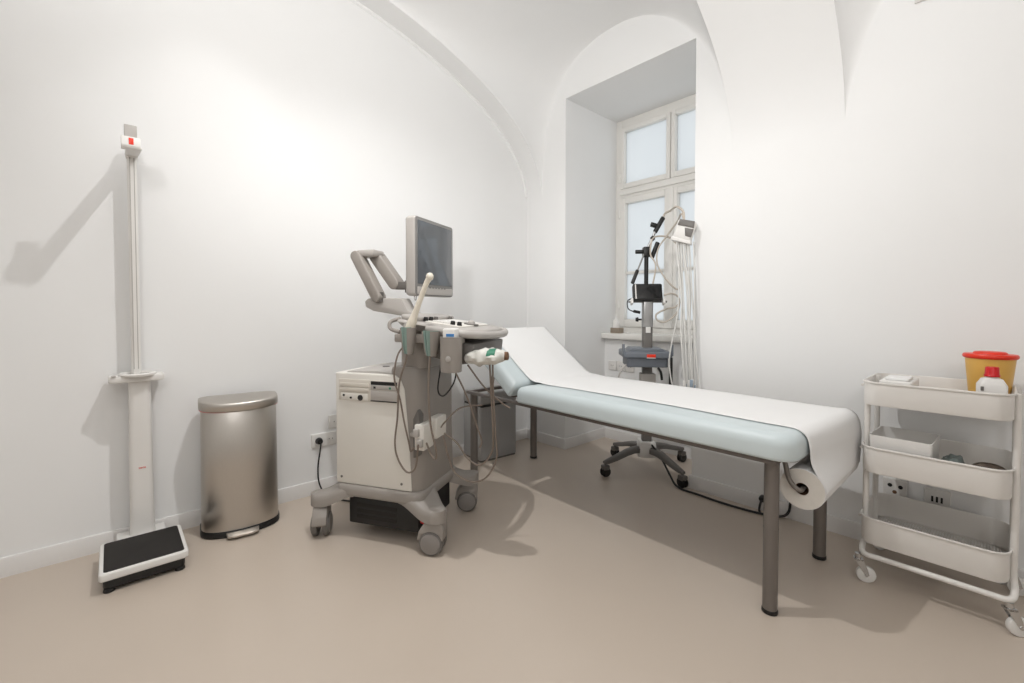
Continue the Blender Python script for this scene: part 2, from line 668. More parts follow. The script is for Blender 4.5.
# ================================================================== WEIGHING SCALE
sc = thing('medical_scale', 'white column scale with black platform mat and height rod against the wall', 'scale', (-2.45, 0.09, 0))
ox, oy = -2.45, 0.09
bm = NB()      # white rim around platform
SX0, SX1, SY0, SY1 = -2.615 - ox, -2.30 - ox, -0.055 - oy, 0.228 - oy
rbox(bm, SX0, SX1, SY0, SY1, .052, .082, .016, .006)
pf = obj('platform', bm, WHITEP, sc)
bm = NB()
rbox(bm, SX0 + .012, SX1 - .016, SY0 + .014, SY1 - .014, .080, .0845, .012, .0015)
obj('rubber_mat', bm, RUBBER, pf)
bm = NB()
rbox(bm, SX0 + .02, SX1 - .012, SY0 + .012, SY1 - .012, .014, .053, .02, .006)
obj('base_housing', bm, BLACK, sc)
for x in (SX0 + .035, SX1 - .028):
    for y in (SY0 + .03, SY1 - .03):
        bm = NB()
        cyl(bm, (x, y, 0), (x, y, .016), .019, .017, n=14, bev=.003)
        obj('foot', bm, BLACK, sc)
bm = NB()
rbox(bm, -2.715 - ox, -2.60 - ox, .0 - oy, .175 - oy, .03, .075, .01, .006)
obj('column_foot', bm, WHITEP, sc)
bm = NB()      # broad lower column, slightly tapering
rings = []
for z, w, d in ((.07, .046, .050), (.10, .044, .046), (.45, .042, .042), (.78, .039, .040)):
    rings.append([(x - 2.665 - ox, y + .091 - oy, z) for x, y in rrect(-d, d * .8, -w, w, (.022, .008, .008, .022), 5)])
loft(bm, rings)
lc = obj('column', bm, WHITEP, sc)
t = text_obj('logo', 'seca', .015, Matrix.Translation((-2.629 - ox, .093 - oy, .381)) @ Matrix.Rotation(R(90), 4, 'Z') @ Matrix.Rotation(R(90), 4, 'X'), ORRED, lc)
t['label'] = 'small red lettering on the column'
# display head: flat plate with an oval ring
bm = NB()
prism(bm, [(-.050 - .05, -.098), (.055 - .05, -.098), (.066 - .05, -.06), (.066 - .05, .06), (.055 - .05, .098), (-.050 - .05, .098)], 'z', .776, .806,
      Matrix.Translation((-2.625 - ox, .082 - oy, 0)), bev=.006)
dh = obj('display_head', bm, WHITEP, sc)
bm = NB()
lathe(bm, [(.062, .800), (.072, .803), (.074, .811), (.066, .817), (.058, .812), (.056, .806), (.0, .8055)], 40, (-2.645 - ox, .085 - oy, 0), .95, .92, cap=(False, False))
obj('display_ring', bm, WHITEP, dh)
bm = NB()
box(bm, -2.672 - ox, -2.664 - ox, .035 - oy, .135 - oy, .806, .8095, Matrix.Translation((0, 0, 0)), bev=.001)
obj('display_window', bm, GREYD, dh)
bm = NB()
box(bm, -2.64 - ox, -2.61 - ox, -.006 - oy, .010 - oy, .805, .809, bev=.001)
obj('key_pad', bm, GREYL, dh)
# height rod
bm = NB()
prism(bm, [(-2.708 - ox, .064 - oy), (-2.672 - ox, .064 - oy), (-2.664 - ox, .073 - oy), (-2.664 - ox, .091 - oy), (-2.672 - ox, .099 - oy), (-2.708 - ox, .099 - oy)], 'z', .79, 1.86)
rod = obj('height_rod', bm, WHITEP, sc)
for yy in (.0735, .0885):
    bm = NB()
    box(bm, -2.6645 - ox, -2.6632 - ox, yy - .0015 - oy, yy + .0015 - oy, .83, 1.84)
    obj('rod_groove', bm, GREYL, rod)
# slider with fold-out tongue
bm = NB()
box(bm, -2.715 - ox, -2.655 - ox, .060 - oy, .103 - oy, 1.790, 1.84, bev=.006)
sl = obj('slider', bm, WHITEP, sc)
bm = NB()
prism(bm, [(-2.66 - ox, 1.797), (-2.34 - ox, 1.744), (-2.34 - ox, 1.752), (-2.66 - ox, 1.815)], 'y', .057 - oy, .104 - oy, bev=.0015)
obj('tongue', bm, WHITEP, sl)
bm = NB()
prism(bm, [(-2.375 - ox, 1.742), (-2.342 - ox, 1.742), (-2.336 - ox, 1.752), (-2.338 - ox, 1.788), (-2.375 - ox, 1.788)], 'y', .040 - oy, .100 - oy, bev=.003)
tip = obj('tongue_tip', bm, WHITEP, sl)
bm = NB()
box(bm, -2.3385 - ox, -2.3355 - ox, .063 - oy, .078 - oy, 1.756, 1.782, bev=.0008)
obj('marker', bm, ORRED, sl)
bm = NB()
box(bm, -2.368 - ox, -2.350 - ox, .050 - oy, .090 - oy, 1.786, 1.838, bev=.003)
obj('head_tab', bm, GREYL, sl)

# ================================================================== PEDAL BIN
BX, BY = -2.595, 0.475
bn = thing('pedal_bin', 'tall brushed steel pedal bin with pink liner showing under the lid', 'bin', (BX, BY, 0), R(-7))


def dplan(d0, w, bul, n=20, e=0.0):
    """D-shaped plan: flat back at -x, bulged front at +x"""
    pts = []
    for k in range(n + 1):
        a = math.pi * (k / n - .5)
        y = (w - e) * math.sin(a)
        x = (bul - e) * (max(0.0, math.cos(a)) ** 0.75)
        pts.append((x, y))
    back = [(-d0 + e + .02, w - e), (-d0 + e, w - e - .02), (-d0 + e, -w + e + .02), (-d0 + e + .02, -w + e)]
    return pts + back


bm = NB()
loft(bm, [[(x, y, z) for x, y in dplan(.085, .168, .115, e=ee)] for z, ee in ((.030, .0), (.33, 0.002), (.612, .004), (.618, .009))])
obj('body', bm, STEEL, bn, sharp=50)
bm = NB()
loft(bm, [[(x, y, z) for x, y in dplan(.09, .173, .120, e=ee)] for z, ee in ((0, .006), (.004, .0), (.026, .0), (.032, .004))])
obj('base_ring', bm, BLACK, bn, sharp=50)
bm = NB()
loft(bm, [[(x, y, z + (.003 * math.sin(19 * y))) for x, y in dplan(.087, .170, .118, e=ee)] for z, ee in ((.612, .002), (.616, -.001), (.624, .0))])
obj('bin_liner', bm, PINK, bn, sharp=60)
bm = NB()
loft(bm, [[(x, y, z - .012 * max(0, x) / .12) for x, y in dplan(.09, .172, .122, e=ee)] for z, ee in ((.622, .002), (.624, .0), (.655, .0), (.660, .002), (.663, .006), (.668, .03), (.672, .07))])
obj('lid', bm, STEEL, bn, sharp=50)
bm = NB()
prism(bm, [(.085, -.072), (.146, -.066), (.156, -.04), (.156, .04), (.146, .066), (.085, .072)], 'z', .040, .050, Matrix.Translation((0, 0, -.012)) @ Matrix.Rotation(R(6), 4, 'Y'), bev=.003)
obj('pedal', bm, STEEL, bn)
bm = NB()
prism(bm, [(.09, -.07), (.132, -.064), (.132, .064), (.09, .07)], 'z', .003, .024)
obj('pedal_recess', bm, BLACK, bn)

# ================================================================== GREY CABINET BY THE BED HEAD
cb = thing('grey_waste_cabinet', 'grey square waste bin with dark slot handle under the couch head', 'bin', (-2.61, 2.125, 0), R(-4))
bm = NB()
rbox(bm, -.115, .115, -.165, .165, .012, .40, .012, .006)
obj('body', bm, BINGREY, cb)
bm = NB()
rbox(bm, -.117, .117, -.167, .167, .413, .50, .014, .012)
obj('lid', bm, BINGREY, cb)
bm = NB()
box(bm, -.108, .110, -.160, .160, .395, .417)
obj('slot', bm, BLACK, cb)
bm = NB()
box(bm, .108, .119, -.16, -.03, .398, .412, bev=.002)
obj('handle', bm, BLACK, cb)
bm = NB()
rbox(bm, -.112, .112, -.160, .160, 0, .014, .01, .002)
obj('plinth', bm, GREYD, cb)

# ================================================================== EXAMINATION COUCH
EY0, EY1, EX0, EX1 = 1.70, 2.38, -2.33, -0.468
HX = -1.86
MZ0, MZ1 = .573, .668
ec = thing('examination_couch', 'pale blue examination couch with raised head section and grey legs', 'couch', ((EX0 + EX1) / 2, (EY0 + EY1) / 2, 0))
ex, ey = (EX0 + EX1) / 2, (EY0 + EY1) / 2
T = Matrix.Translation((-ex, -ey, 0))
bm = NB()
rbox(bm, HX + .004, EX1, EY0, EY1, MZ0, MZ1, (.075, .02, .02, .075), (.012, .045), n=8, ns=5, M=T)
mt = obj('mattress', bm, BLUEV, ec, sharp=60)
HA = R(36)
MH = T @ Matrix.Translation((HX, 0, MZ1)) @ Matrix.Rotation(HA, 4, 'Y') @ Matrix.Translation((-HX, 0, -MZ1))
bm = NB()
rbox(bm, HX - .53, HX - .003, EY0, EY1, MZ0, MZ1, (.02, .06, .06, .02), (.012, .045), n=8, ns=5, M=MH)
hm = obj('head_section', bm, BLUEV, ec, sharp=60)
bm = NB()
rbox(bm, HX - .51, HX - .01, EY0 + .04, EY1 - .04, MZ0 - .018, MZ0 - .001, .02, .003, M=MH)
obj('backing_board', bm, RAILM, hm)
bm = NB()
rbox(bm, HX + .01, EX1 - .015, EY0 + .06, EY1 - .06, MZ0 - .012, MZ0 + .001, .05, .002, M=T)
obj('base_board', bm, RAILM, ec)
bm = NB()      # side and end rails
z0, z1 = .554, .572
for y in (EY0 + .02, EY1 - .05):
    box(bm, EX0 - .03, EX1 - .06, y, y + .03, z0, z1, T, bev=.003)
for x in (EX0 - .03, EX1 - .09):
    box(bm, x, x + .03, EY0 + .04, EY1 - .04, z0, z1, T, bev=.003)
obj('frame', bm, RAILM, ec)
for y in (EY0 + .10, EY1 - .10):      # head props
    bm = NB()
    tube(bm, [(-2.20 - ex, y - ey, .57), (-2.17 - ex, y - ey, .72), (-2.15 - ex, y - ey, .79)], .011, smooth=False)
    obj('head_prop', bm, RAILM, ec)
for x, y in ((-2.335, 1.765), (-2.335, 2.318), (-.556, 1.765), (-.535, 2.318)):
    if True:
        bm = NB()
        cyl(bm, (x - ex, y - ey, .012), (x - ex, y - ey, .562), .0245, n=20)
        cyl(bm, (x - ex, y - ey, .31), (x - ex, y - ey, .3125), .0255, n=20)
        lg = obj('leg', bm, LEGM, ec)
        bm = NB()
        cyl(bm, (x - ex, y - ey, 0), (x - ex, y - ey, .016), .027, .0265, n=20, bev=.003)
        obj('rubber_foot', bm, BLACK, lg)
# roll holder
RX, RZ, RR = -.480, .456, .073
RY0, RY1 = 1.835, 2.355
for y, s in ((RY0 - .022, 1), (RY1 + .022, -1)):
    bm = NB()
    tube(bm, [(EX1 - .065 - ex, y - ey, .562), (EX1 - .058 - ex, y - ey, .535), (EX1 - .05 - ex, y - ey, .498), (RX - .022 - ex, y - ey, RZ + .014), (RX - ex, y - ey + .004 * s, RZ + .001), (RX - ex, y - ey + s * .05, RZ)], .0085, n=10)
    obj('roll_holder', bm, LEGM, ec)

# paper roll and sheet
pr = thing('paper_roll', 'white paper couch roll pulled out over the couch from its holder', 'paper roll', (RX, (RY0 + RY1) / 2, RZ))
px, py, pz = RX, (RY0 + RY1) / 2, RZ
bm = NB()
h = (RY1 - RY0) / 2
n = 40
prof = [(.022, -h), (RR - .002, -h), (RR, -h + .002), (RR, h - .002), (RR - .002, h), (.022, h), (.022, -h)]
rings = [[(r * math.cos(2 * math.pi * k / n), y, r * math.sin(2 * math.pi * k / n)) for k in range(n)] for r, y in prof]
loft(bm, rings, None, (False, False))
rl = obj('roll', bm, [PAPER, PAPERE], pr)
for p in rl.data.polygons:
    if abs(p.normal.y) > .9:
        p.material_index = 1
bm = NB()
prof = [(.0215, -h + .002), (.0205, -h + .002), (.0205, h - .002), (.0215, h - .002)]
rings = [[(r * math.cos(2 * math.pi * k / n), y, r * math.sin(2 * math.pi * k / n)) for k in range(n)] for r, y in prof]
loft(bm, rings, None, (False, False))
obj('core', bm, BROWN, rl)
# sheet: blend of a near and a far profile
def on_head(s, o=.005):
    v = Matrix.Translation((HX, 0, MZ1)) @ Matrix.Rotation(HA, 4, 'Y') @ Vector((-s, 0, o))
    return (v.x, v.z)


zt = MZ1 + .004
common = [on_head(.535, -.03), on_head(.533, -.012), on_head(.522, .001), on_head(.50, .005), on_head(.4), on_head(.2), on_head(.06, .007), on_head(.0, .016), (HX + .06, zt + .006), (HX + .14, zt), (-1.3, zt), (-1.0, zt), (-.75, zt), (-.60, zt)]
near = common + [(-.53, zt), (-.495, zt - .004), (-.468, zt - .024), (-.457, zt - .065), (-.453, .56), (-.440, .527), (-.418, .493), (-.4062, .470), (RX + RR + .0025, RZ)]
far = common + [(-.50, zt), (-.445, zt + .001), (-.414, zt - .025), (-.402, zt - .075), (-.401, .56), (-.402, .525), (-.403, .49), (-.404, .470), (RX + RR + .0025, RZ)]
pn = spline([(p[0], 0, p[1]) for p in near], 4)
pf_ = spline([(p[0], 0, p[1]) for p in far], 4)
bm = NB()
NY = 24
G = []
for i in range(len(pn)):
    row = []
    for j in range(NY + 1):
        t = j / NY
        tt = t ** 0.8
        p = pn[i].lerp(pf_[i], tt)
        edge = RY0 + .025 * min(1.0, max(0.0, (-.6 - p.x) / .4)) - .03 * min(1.0, max(0, (-1.6 - p.x) / .3))
        far_y = RY1 + .018 * min(1.0, max(0.0, (-.6 - p.x) / .4))
        yy = edge + t * (far_y - edge)
        nz = noise.noise(Vector((p.x * 4, yy * 5, 0.3))) * .0012
        row.append(bm.verts.new((p.x - px + max(0, nz) * .4, yy - py, p.z - pz + max(0, nz))))
    G.append(row)
for a, b in zip(G, G[1:]):
    for j in range(NY):
        face(bm, [a[j], a[j + 1], b[j + 1], b[j]])
sh = obj('sheet', bm, PAPER, pr, sharp=80)
md = sh.modifiers.new('thickness', 'SOLIDIFY')
md.thickness = .0012
md.offset = 0

# ================================================================== ULTRASOUND MACHINE
CA = math.atan2(.507, .862)
us = thing('ultrasound_machine', 'grey and ivory ultrasound machine on casters with monitor on a folding arm', 'ultrasound machine', (-2.08, 1.09, 0), CA)
CW = Matrix.Translation((-2.08, 1.09, 0)) @ Matrix.Rotation(CA, 4, 'Z')
# base casting
bm = NB()
rbox(bm, -.225, .245, -.222, .21, .208, .262, .05, (.012, .02), M=None)


def arm(bm, p0, p1, w0, w1, za0, za1, zb0, zb1, n=8):
    p0, p1 = Vector((*p0, 0)), Vector((*p1, 0))
    d = (p1 - p0).normalized()
    s = Vector((-d.y, d.x, 0))
    rings = []
    for k in range(n + 5):
        if k <= n:
            t = k / n
            c = p0.lerp(p1, t)
            w = w0 + (w1 - w0) * t
        else:
            a = (k - n) / 4
            t = 1.0
            c = p1 + d * (w1 * math.sin(R(88 * a)))
            w = w1 * math.cos(R(88 * a))
        e = t * t * (3 - 2 * t)
        zt_, zb_ = za0 + (za1 - za0) * e, zb0 + (zb1 - zb0) * e
        sec = [(-1, .0), (-1, .55), (-.93, .85), (-.75, 1), (.75, 1), (.93, .85), (1, .55), (1, .0)]
        rings.append([c + s * (w * q) + Vector((0, 0, zb_ + (zt_ - zb_) * hgt)) for q, hgt in sec])
    loft(bm, rings)


WP = [(-.305, -.208), (.31, -.20), (.283, .253), (-.305, .24)]
for x, y in WP:
    arm(bm, (x * .55, y * .62), (x, y), .098, .052, .262, .205, .205, .150)
bs = obj('base', bm, GREYP, us, sharp=50)
bm = NB()
box(bm, -.165, .215, -.185, .15, .065, .192, bev=.006)
up = obj('power_unit', bm, BLACK, us)
for k in range(3):
    bm = NB()
    box(bm, -.12, .10, -.1875, -.184, .095 + k * .028, .113 + k * .028, bev=.001)
    obj('vent_slot', bm, RUBBER, up)
bm = NB()
cyl(bm, (.225, -.17, .12), (.275, -.185, .115), .012, n=10)
obj('plug', bm, RED, up)
bm = NB()
cyl(bm, (.225, -.155, .14), (.262, -.168, .137), .01, n=10)
obj('plug', bm, GREENLB, up)


def us_caster(x, y, ang):
    Mx = Matrix.Translation((x, y, 0)) @ Matrix.Rotation(ang, 4, 'Z')
    bm = NB()
    cyl(bm, (x, y, .145), (x, y, .158), .036, n=18)
    obj('swivel', bm, BLACK, us)
    bm = NB()   # hood over the wheel: extruded side profile
    poly = [(-.042, .148), (.040, .148), (.046, .12), (.044, .07), (.030, .060), (.022, .095), (-.05, .095), (-.068, .062), (-.078, .07), (-.07, .105)]
    prism(bm, poly, 'y', -.034, .034, Mx, bev=.006)
    ca = obj('caster', bm, GREYP, us)
    bm = NB()
    for s in (-1, 1):
        q = [Mx @ Vector((-.012, s * .012, .056)), Mx @ Vector((-.012, s * .040, .056))]
        cyl(bm, q[0], q[1], .056, .054, n=28, bev=.006)
    w = obj('wheel', bm, GREYD, ca)
    for s in (-1, 1):
        b2 = NB()
        q = [Mx @ Vector((-.012, s * .038, .056)), Mx @ Vector((-.012, s * .0435, .056))]
        cyl(b2, q[0], q[1], .046, .043, n=28, bev=.002)
        obj('wheel_cap', b2, WHEELG, ca)


us_caster(*WP[0], R(118))
us_caster(*WP[1], R(8))
us_caster(*WP[2], R(20))
us_caster(*WP[3], R(100))

# ivory side housing and grey body
bm = NB()
poly = [(-.222, .262), (.192, .262), (.178, .50), (.156, .735), (.134, .78), (.10, .800), (-.222, .800)]
prism(bm, poly, 'y', -.205, .205, None, bev=.008, seg=3)
hb = obj('housing', bm, IVORY, us)
bm = NB()
prism(bm, [(-.20, .79), (.14, .79), (.14, .80), (.0, .812), (-.16, .806)], 'y', -.188, .188, None, bev=.004)
tp = obj('top_cover', bm, GREYL, us)
bm = NB()
cyl(bm, (-.06, -.02, .806), (-.06, -.02, .813), .018, n=16)
obj('vent_cap', bm, GREYD, tp)
# drive panels on the side facing the room
bm = NB()
box(bm, -.200, .128, -.2085, -.199, .668, .770, bev=.002)
dp = obj('drive_bay', bm, IVORY2, us)
for z in (.744, .722):
    bm = NB()
    box(bm, -.192, -.03, -.2125, -.208, z - .009, z + .009, bev=.0015)
    obj('drive_cover', bm, IVORY2, dp)
bm = NB()
box(bm, -.018, .122, -.2115, -.208, .750, .766)
obj('drive_slot', bm, BLACK, dp)
bm = NB()
box(bm, -.018, .122, -.2135, -.208, .728, .749, bev=.0015)
obj('disc_drive', bm, GREYL, dp)
bm = NB()
box(bm, .082, .092, -.2145, -.213, .733, .743)
obj('indicator', bm, GREENLB, dp)
bm = NB()
box(bm, -.002, .010, -.2145, -.213, .733, .743)
obj('button', bm, BLACK, dp)
bm = NB()
box(bm, -.018, .122, -.2135, -.208, .676, .724, bev=.0015)
obj('recorder', bm, GREYL, dp)
bm = NB()
box(bm, -.018, .122, -.2145, -.2125, .672, .677)
obj('drive_slot', bm, BLACK, dp)
bm = NB()
box(bm, -.185, -.035, -.2115, -.208, .672, .704, bev=.001)
cp = obj('connector_plate', bm, IVORY, dp)
for x, z, r in ((-.168, .693, .005), (-.128, .683, .005), (-.075, .685, .0135)):
    bm = NB()
    cyl(bm, (x, -.2105, z), (x, -.2165, z), r, n=16, bev=.001)
    obj('jack', bm, BLACK, cp)
for x in (-.19, .14):
    bm = NB()
    cyl(bm, (x, -.203, .295), (x, -.2075, .295), .006, n=10)
    obj('screw', bm, GREYD, hb)
# grey front body
bm = NB()
rings = []
for z, e in ((.255, .0), (.27, -.004), (.50, .0), (.75, .0), (.82, .004), (.835, .012)):
    rings.append([(x, y, z) for x, y in rrect(.08, .232 - e, -.199 + e, .197 - e, (.075, .01, .01, .06), 8)])
loft(bm, rings)
gb = obj('body', bm, GREYP, us, sharp=50)
bm = NB()
rbox(bm, .10, .245, -.17, .15, .83, 1.0, .05, .004)
obj('neck', bm, GREYP, us)
# connector pocket
bm = NB()
prism(bm, [(.198, .42), (.226, .43), (.229, .62), (.22, .645), (.198, .60)], 'y', -.2005, -.10, None, bev=.004)
pk = obj('connector_pocket', bm, GREYD, us)
bm = NB()
box(bm, .212, .262, -.215, -.12, .462, .580, bev=.006)
cn = obj('connector_block', bm, IVORY, us)
bm = NB()
box(bm, .225, .275, -.115, -.01, .49, .590, bev=.008)
obj('connector_block', bm, IVORY, us)
for x, z in ((.228, .545), (.246, .50)):
    bm = NB()
    box(bm, x - .013, x + .013, -.235, -.213, z - .018, z + .018, bev=.004)
    obj('connector_plug', bm, GREYL, cn)
bm = NB()
cyl(bm, (.195, -.195, .53), (.195, -.208, .53), .011, n=14, bev=.002)
obj('latch_button', bm, GREYL, gb)

# console (keyboard)
KM = Matrix.Translation((.13, 0, 1.052)) @ Matrix.Rotation(R(7.5), 4, 'Y') @ Matrix.Diagonal((.83, 1, 1, 1))
bm = NB()
rings = []
for z, e in ((-.038, .05), (-.034, .03), (-.010, .006), (-.004, .0), (.004, .004), (.008, .012)):
    rings.append([(x, y, z) for x, y in rrect(-.02 + e, .47 - e * .8, -.225 + e, .225 - e, (.10, .05, .05, .10), 8)])
loft(bm, rings, KM)
ko = obj('console', bm, GREYL, us, sharp=50)
bm = NB()
rbox(bm, .12, .36, -.17, .19, .006, .013, .04, .003, M=KM)
obj('control_panel', bm, IVORY, ko)
bm = NB()
rbox(bm, -.01, .12, -.20, .20, .006, .030, .04, .010, M=KM)
obj('rear_hump', bm, GREYL, ko)
kg = 0
for r_ in range(4):
    for c_ in range(9):
        bm = NB()
        box(bm, .16 + r_ * .026, .180 + r_ * .026, -.13 + c_ * .026, -.110 + c_ * .026, .013, .019, KM, bev=.002)
        obj('key', bm, WHITEP, ko)
for x, y in ((.13, -.15), (.13, -.10), (.13, -.05), (.135, .10), (.29, -.14), (.33, -.14)):
    bm = NB()
    cyl(bm, KM @ Vector((x, y, .012)), KM @ Vector((x, y, .030)), .012, .010, n=14, bev=.002)
    obj('knob', bm, BLACK if y < -.08 else GREYD, ko)
bm = NB()
cyl(bm, KM @ Vector((.33, .0, .010)), KM @ Vector((.33, 0, .018)), .036, n=24, bev=.003)
obj('trackball_ring', bm, GREYD, ko)
bm = NB()
lathe(bm, [(.0, .014), (.022, .014), (.02, .026), (.012, .033), (.0, .035)], 20, (.33, 0, 0), M=KM)
obj('trackball', bm, GREYL, ko)
bm = NB()      # palm handle around the front
tube(bm, [KM @ Vector(p) for p in ((.20, -.238, -.012), (.36, -.240, -.012), (.455, -.20, -.012), (.505, -.08, -.012), (.51, .0, -.012), (.505, .08, -.012), (.455, .20, -.012), (.36, .240, -.012), (.20, .238, -.012))], .017, n=10)
obj('handle', bm, GREYL, ko)
bm = NB()
prism(bm, [(.25, .985), (.50, .95), (.49, .868), (.42, .856), (.25, .90)], 'y', -.20, .20, None, bev=.008)
obj('under_tray', bm, GREYD, us)
bm = NB()      # hook at the back of the console
tube(bm, [(.11, -.16, 1.06), (.09, -.21, 1.045), (.10, -.225, 1.015), (.15, -.23, 1.0)], .009, n=8)
obj('cable_hook', bm, GREYP, us)

# probe holders
def holder(x, y, z0, z1, r0, r1, ang, full=False):
    hd = None
    n = 22
    span = 360 if full else 262
    bm = NB()
    for sgn, (ra, rb) in ((1, (r0, r1)),):
        rings = []
        for t in (0, .12, .5, .85, 1.0):
            z = z0 + (z1 - z0) * t
            rr = ra + (rb - ra) * min(1, t ** .6)
            outer, inner = [], []
            for k in range(n + 1):
                a = ang + R(span) * (k / n - .5)
                outer.append((x + rr * math.cos(a), y + rr * math.sin(a), z))
                inner.append((x + (rr - .006) * math.cos(a), y + (rr - .006) * math.sin(a), z))
            rings.append(outer + inner[::-1])
        loft(bm, rings)
    hd = obj('probe_holder', bm, GREYP, us, sharp=50)
    if not full:
        bm = NB()
        rings = []
        for t in (0.02, .3, 1.02):
            z = z0 + (z1 - z0) * t
            rr = r0 + (r1 - r0) * min(1, t ** .6) - .0065
            outer, inner = [], []
            for k in range(n + 1):
                a = ang + R(330) * (k / n - .5)
                outer.append((x + rr * math.cos(a), y + rr * math.sin(a), z))
                inner.append((x + (rr - .007) * math.cos(a), y + (rr - .007) * math.sin(a), z))
            rings.append(outer + inner[::-1])
        loft(bm, rings)
        obj('lining', bm, GREENL, hd, sharp=50)
    return hd


holder(.212, -.262, .905, 1.022, .022, .037, R(62))
holder(.325, -.262, .900, 1.008, .024, .042, R(62))
h3 = holder(.420, -.262, .838, .985, .045, .048, R(-60), full=True)
bm = NB()
cyl(bm, (.420, -.262, .836), (.420, -.262, .845), .044, n=24)
obj('cup_bottom', bm, GREYP, h3)
bm = NB()
cyl(bm, (.43, -.309, .895), (.43, -.315, .895), .012, n=14, bev=.002)
obj('cup_button', bm, GREYL, h3)
bm = NB()
box(bm, .13, .46, -.245, -.205, .955, .992, bev=.006)
obj('holder_rail', bm, GREYP, us)

# monitor arm
bm = NB()
prism(bm, [(-.165, 1.115), (-.12, 1.095), (.05, 1.07), (.15, 1.045), (.15, 1.070), (.08, 1.098), (.045, 1.160), (-.15, 1.160), (-.17, 1.145)], 'y', -.045, .045, None, bev=.008)
ab = obj('arm_base', bm, GREYL, us)
bm = NB()


def link(bm, p0, p1, w, t, y0, y1):
    p0, p1 = Vector((p0[0], 0, p0[1])), Vector((p1[0], 0, p1[1]))
    d = (p1 - p0).normalized()
    s = Vector((d.z, 0, -d.x))
    pts = []
    for k in range(9):
        a = R(-90 + 180 * k / 8)
        pts.append(p1 + d * (w * math.cos(a)) + s * (w * math.sin(a)))
    for k in range(9):
        a = R(90 + 180 * k / 8)
        pts.append(p0 + d * (w * math.cos(a)) + s * (w * math.sin(a)))
    prism(bm, [(p.x, p.z) for p in pts], 'y', y0, y1, None, bev=.006)


link(bm, (-.085, 1.165), (-.205, 1.375), .027, .05, -.075, -.015)
ar1 = obj('lower_arm', bm, GREYP, us, sharp=45)
bm = NB()
link(bm, (-.028, 1.235), (-.138, 1.375), .030, .05, -.005, .065)
obj('upper_arm', bm, GREYP, us, sharp=45)
bm = NB()
box(bm, -.215, -.105, -.055, .045, 1.372, 1.408, bev=.012)
obj('arm_elbow', bm, GREYL, us)
bm = NB()
cyl(bm, (-.08, -.045, 1.14), (-.08, -.045, 1.19), .022, n=16)
obj('arm_pivot', bm, GREYD, us)
bm = NB()
box(bm, -.02, .07, .0, .06, 1.205, 1.245, bev=.006)
cyl(bm, (.045, .03, 1.19), (.045, .03, 1.25), .02, n=14)
obj('tilt_bracket', bm, GREYD, us)
bm = NB()
tube(bm, [(-.02, .04, 1.255), (.0, .05, 1.235), (.03, .06, 1.24), (.065, .075, 1.255)], .008)
obj('monitor_cable', bm, BLACK, us)
# monitor
bm = NB()
MO = Matrix.Translation((.085, .182, 1.374)) @ Matrix.Rotation(R(-4), 4, 'Z') @ Matrix(((0, 0, 1, 0), (1, 0, 0, 0), (0, 1, 0, 0), (0, 0, 0, 1)))
# local axes of MO: x -> cart y, y -> up, z -> towards the user
rbox(bm, -.192, .192, -.202, .202, -.03, .032, .018, (.02, .008), M=MO)
mo = obj('monitor', bm, GREYL, us)
bm = NB()
rbox(bm, -.189, .189, -.199, .199, .030, .036, .016, .003, M=MO)
bz = obj('bezel', bm, mat('mid_grey_bezel', (.50, .49, .48), .4, var=.01), mo)
bm = NB()
rbox(bm, -.172, .174, -.140, .182, .0355, .0375, .004, .0008, M=MO)
obj('screen', bm, SCREEN, mo)
bm = NB()
rbox(bm, -.178, .178, -.194, -.155, .0355, .040, .006, .002, M=MO)
obj('button_strip', bm, GREYL, mo)
for k in range(7):
    bm = NB()
    box(bm, -.10 + k * .03, -.085 + k * .03, -.160, -.154, .0395, .0415, MO)
    obj('button', bm, GREYD, mo)
bm = NB()
rbox(bm, -.11, .11, -.11, .10, -.06, -.03, .03, .015, M=MO)
obj('rear_cover', bm, GREYL, mo)
bm = NB()
tube(bm, [MO @ Vector(p) for p in ((-.15, -.20, .0), (-.15, -.22, .003), (-.135, -.222, .0), (-.13, -.2, .0))], .003, n=6)
tube(bm, [MO @ Vector(p) for p in ((-.11, -.20, .01), (-.112, -.217, .012), (-.098, -.217, .01), (-.095, -.2, .01))], .003, n=6)
obj('hook', bm, CHROME, mo)

# cart cables (machine's own)
def cwire(name, pts, r, m, parent=us):
    bm = NB()
    tube(bm, pts, r, n=7, per=8)
    return obj(name, bm, m, parent)


cwire('cable', [(.315, -.15, .56), (.36, -.20, .60), (.42, -.17, .66), (.50, -.10, .665)], .0035, CABLE)
cwire('cable', [(.30, -.12, .84), (.32, -.19, .74), (.36, -.21, .72), (.40, -.19, .78), (.41, -.18, .86)], .0035, BLACK)

# ------------------------------------------------------------------ probes in holders (separate things)
def W(p):
    return CW @ Vector(p)


pb = thing('long_ultrasound_probe', 'long cream ultrasound probe standing upright in a holder of the machine', 'probe', tuple(W((.195, -.262, .93))))
o0 = Vector(pb.location)
bm = NB()
P = [(.212, -.262, .94), (.214, -.262, .985), (.222, -.262, 1.02), (.234, -.262, 1.05), (.246, -.262, 1.08), (.273, -.262, 1.145), (.302, -.262, 1.212), (.316, -.262, 1.236)]
rad = [.016, .020, .0215, .0205, .0145, .0115, .0115, .0135]
pts = spline([W(p) - o0 for p in P], 5)
tube(bm, pts, lambda t: rad[min(6, int(t * 7))] * (1 - (t * 7 - min(6, int(t * 7)))) + rad[min(6, int(t * 7)) + 1] * (t * 7 - min(6, int(t * 7))), n=16, smooth=False)
obj('handle', bm, PROBE, pb, sharp=70)
bm = NB()
c = W((.320, -.262, 1.244)) - o0
lathe(bm, [(.0, -.018), (.012, -.014), (.0165, -.004), (.016, .006), (.010, .015), (.0, .018)], 18, tuple(c))
obj('tip', bm, PROBE, pb, sharp=70)
bm = NB()
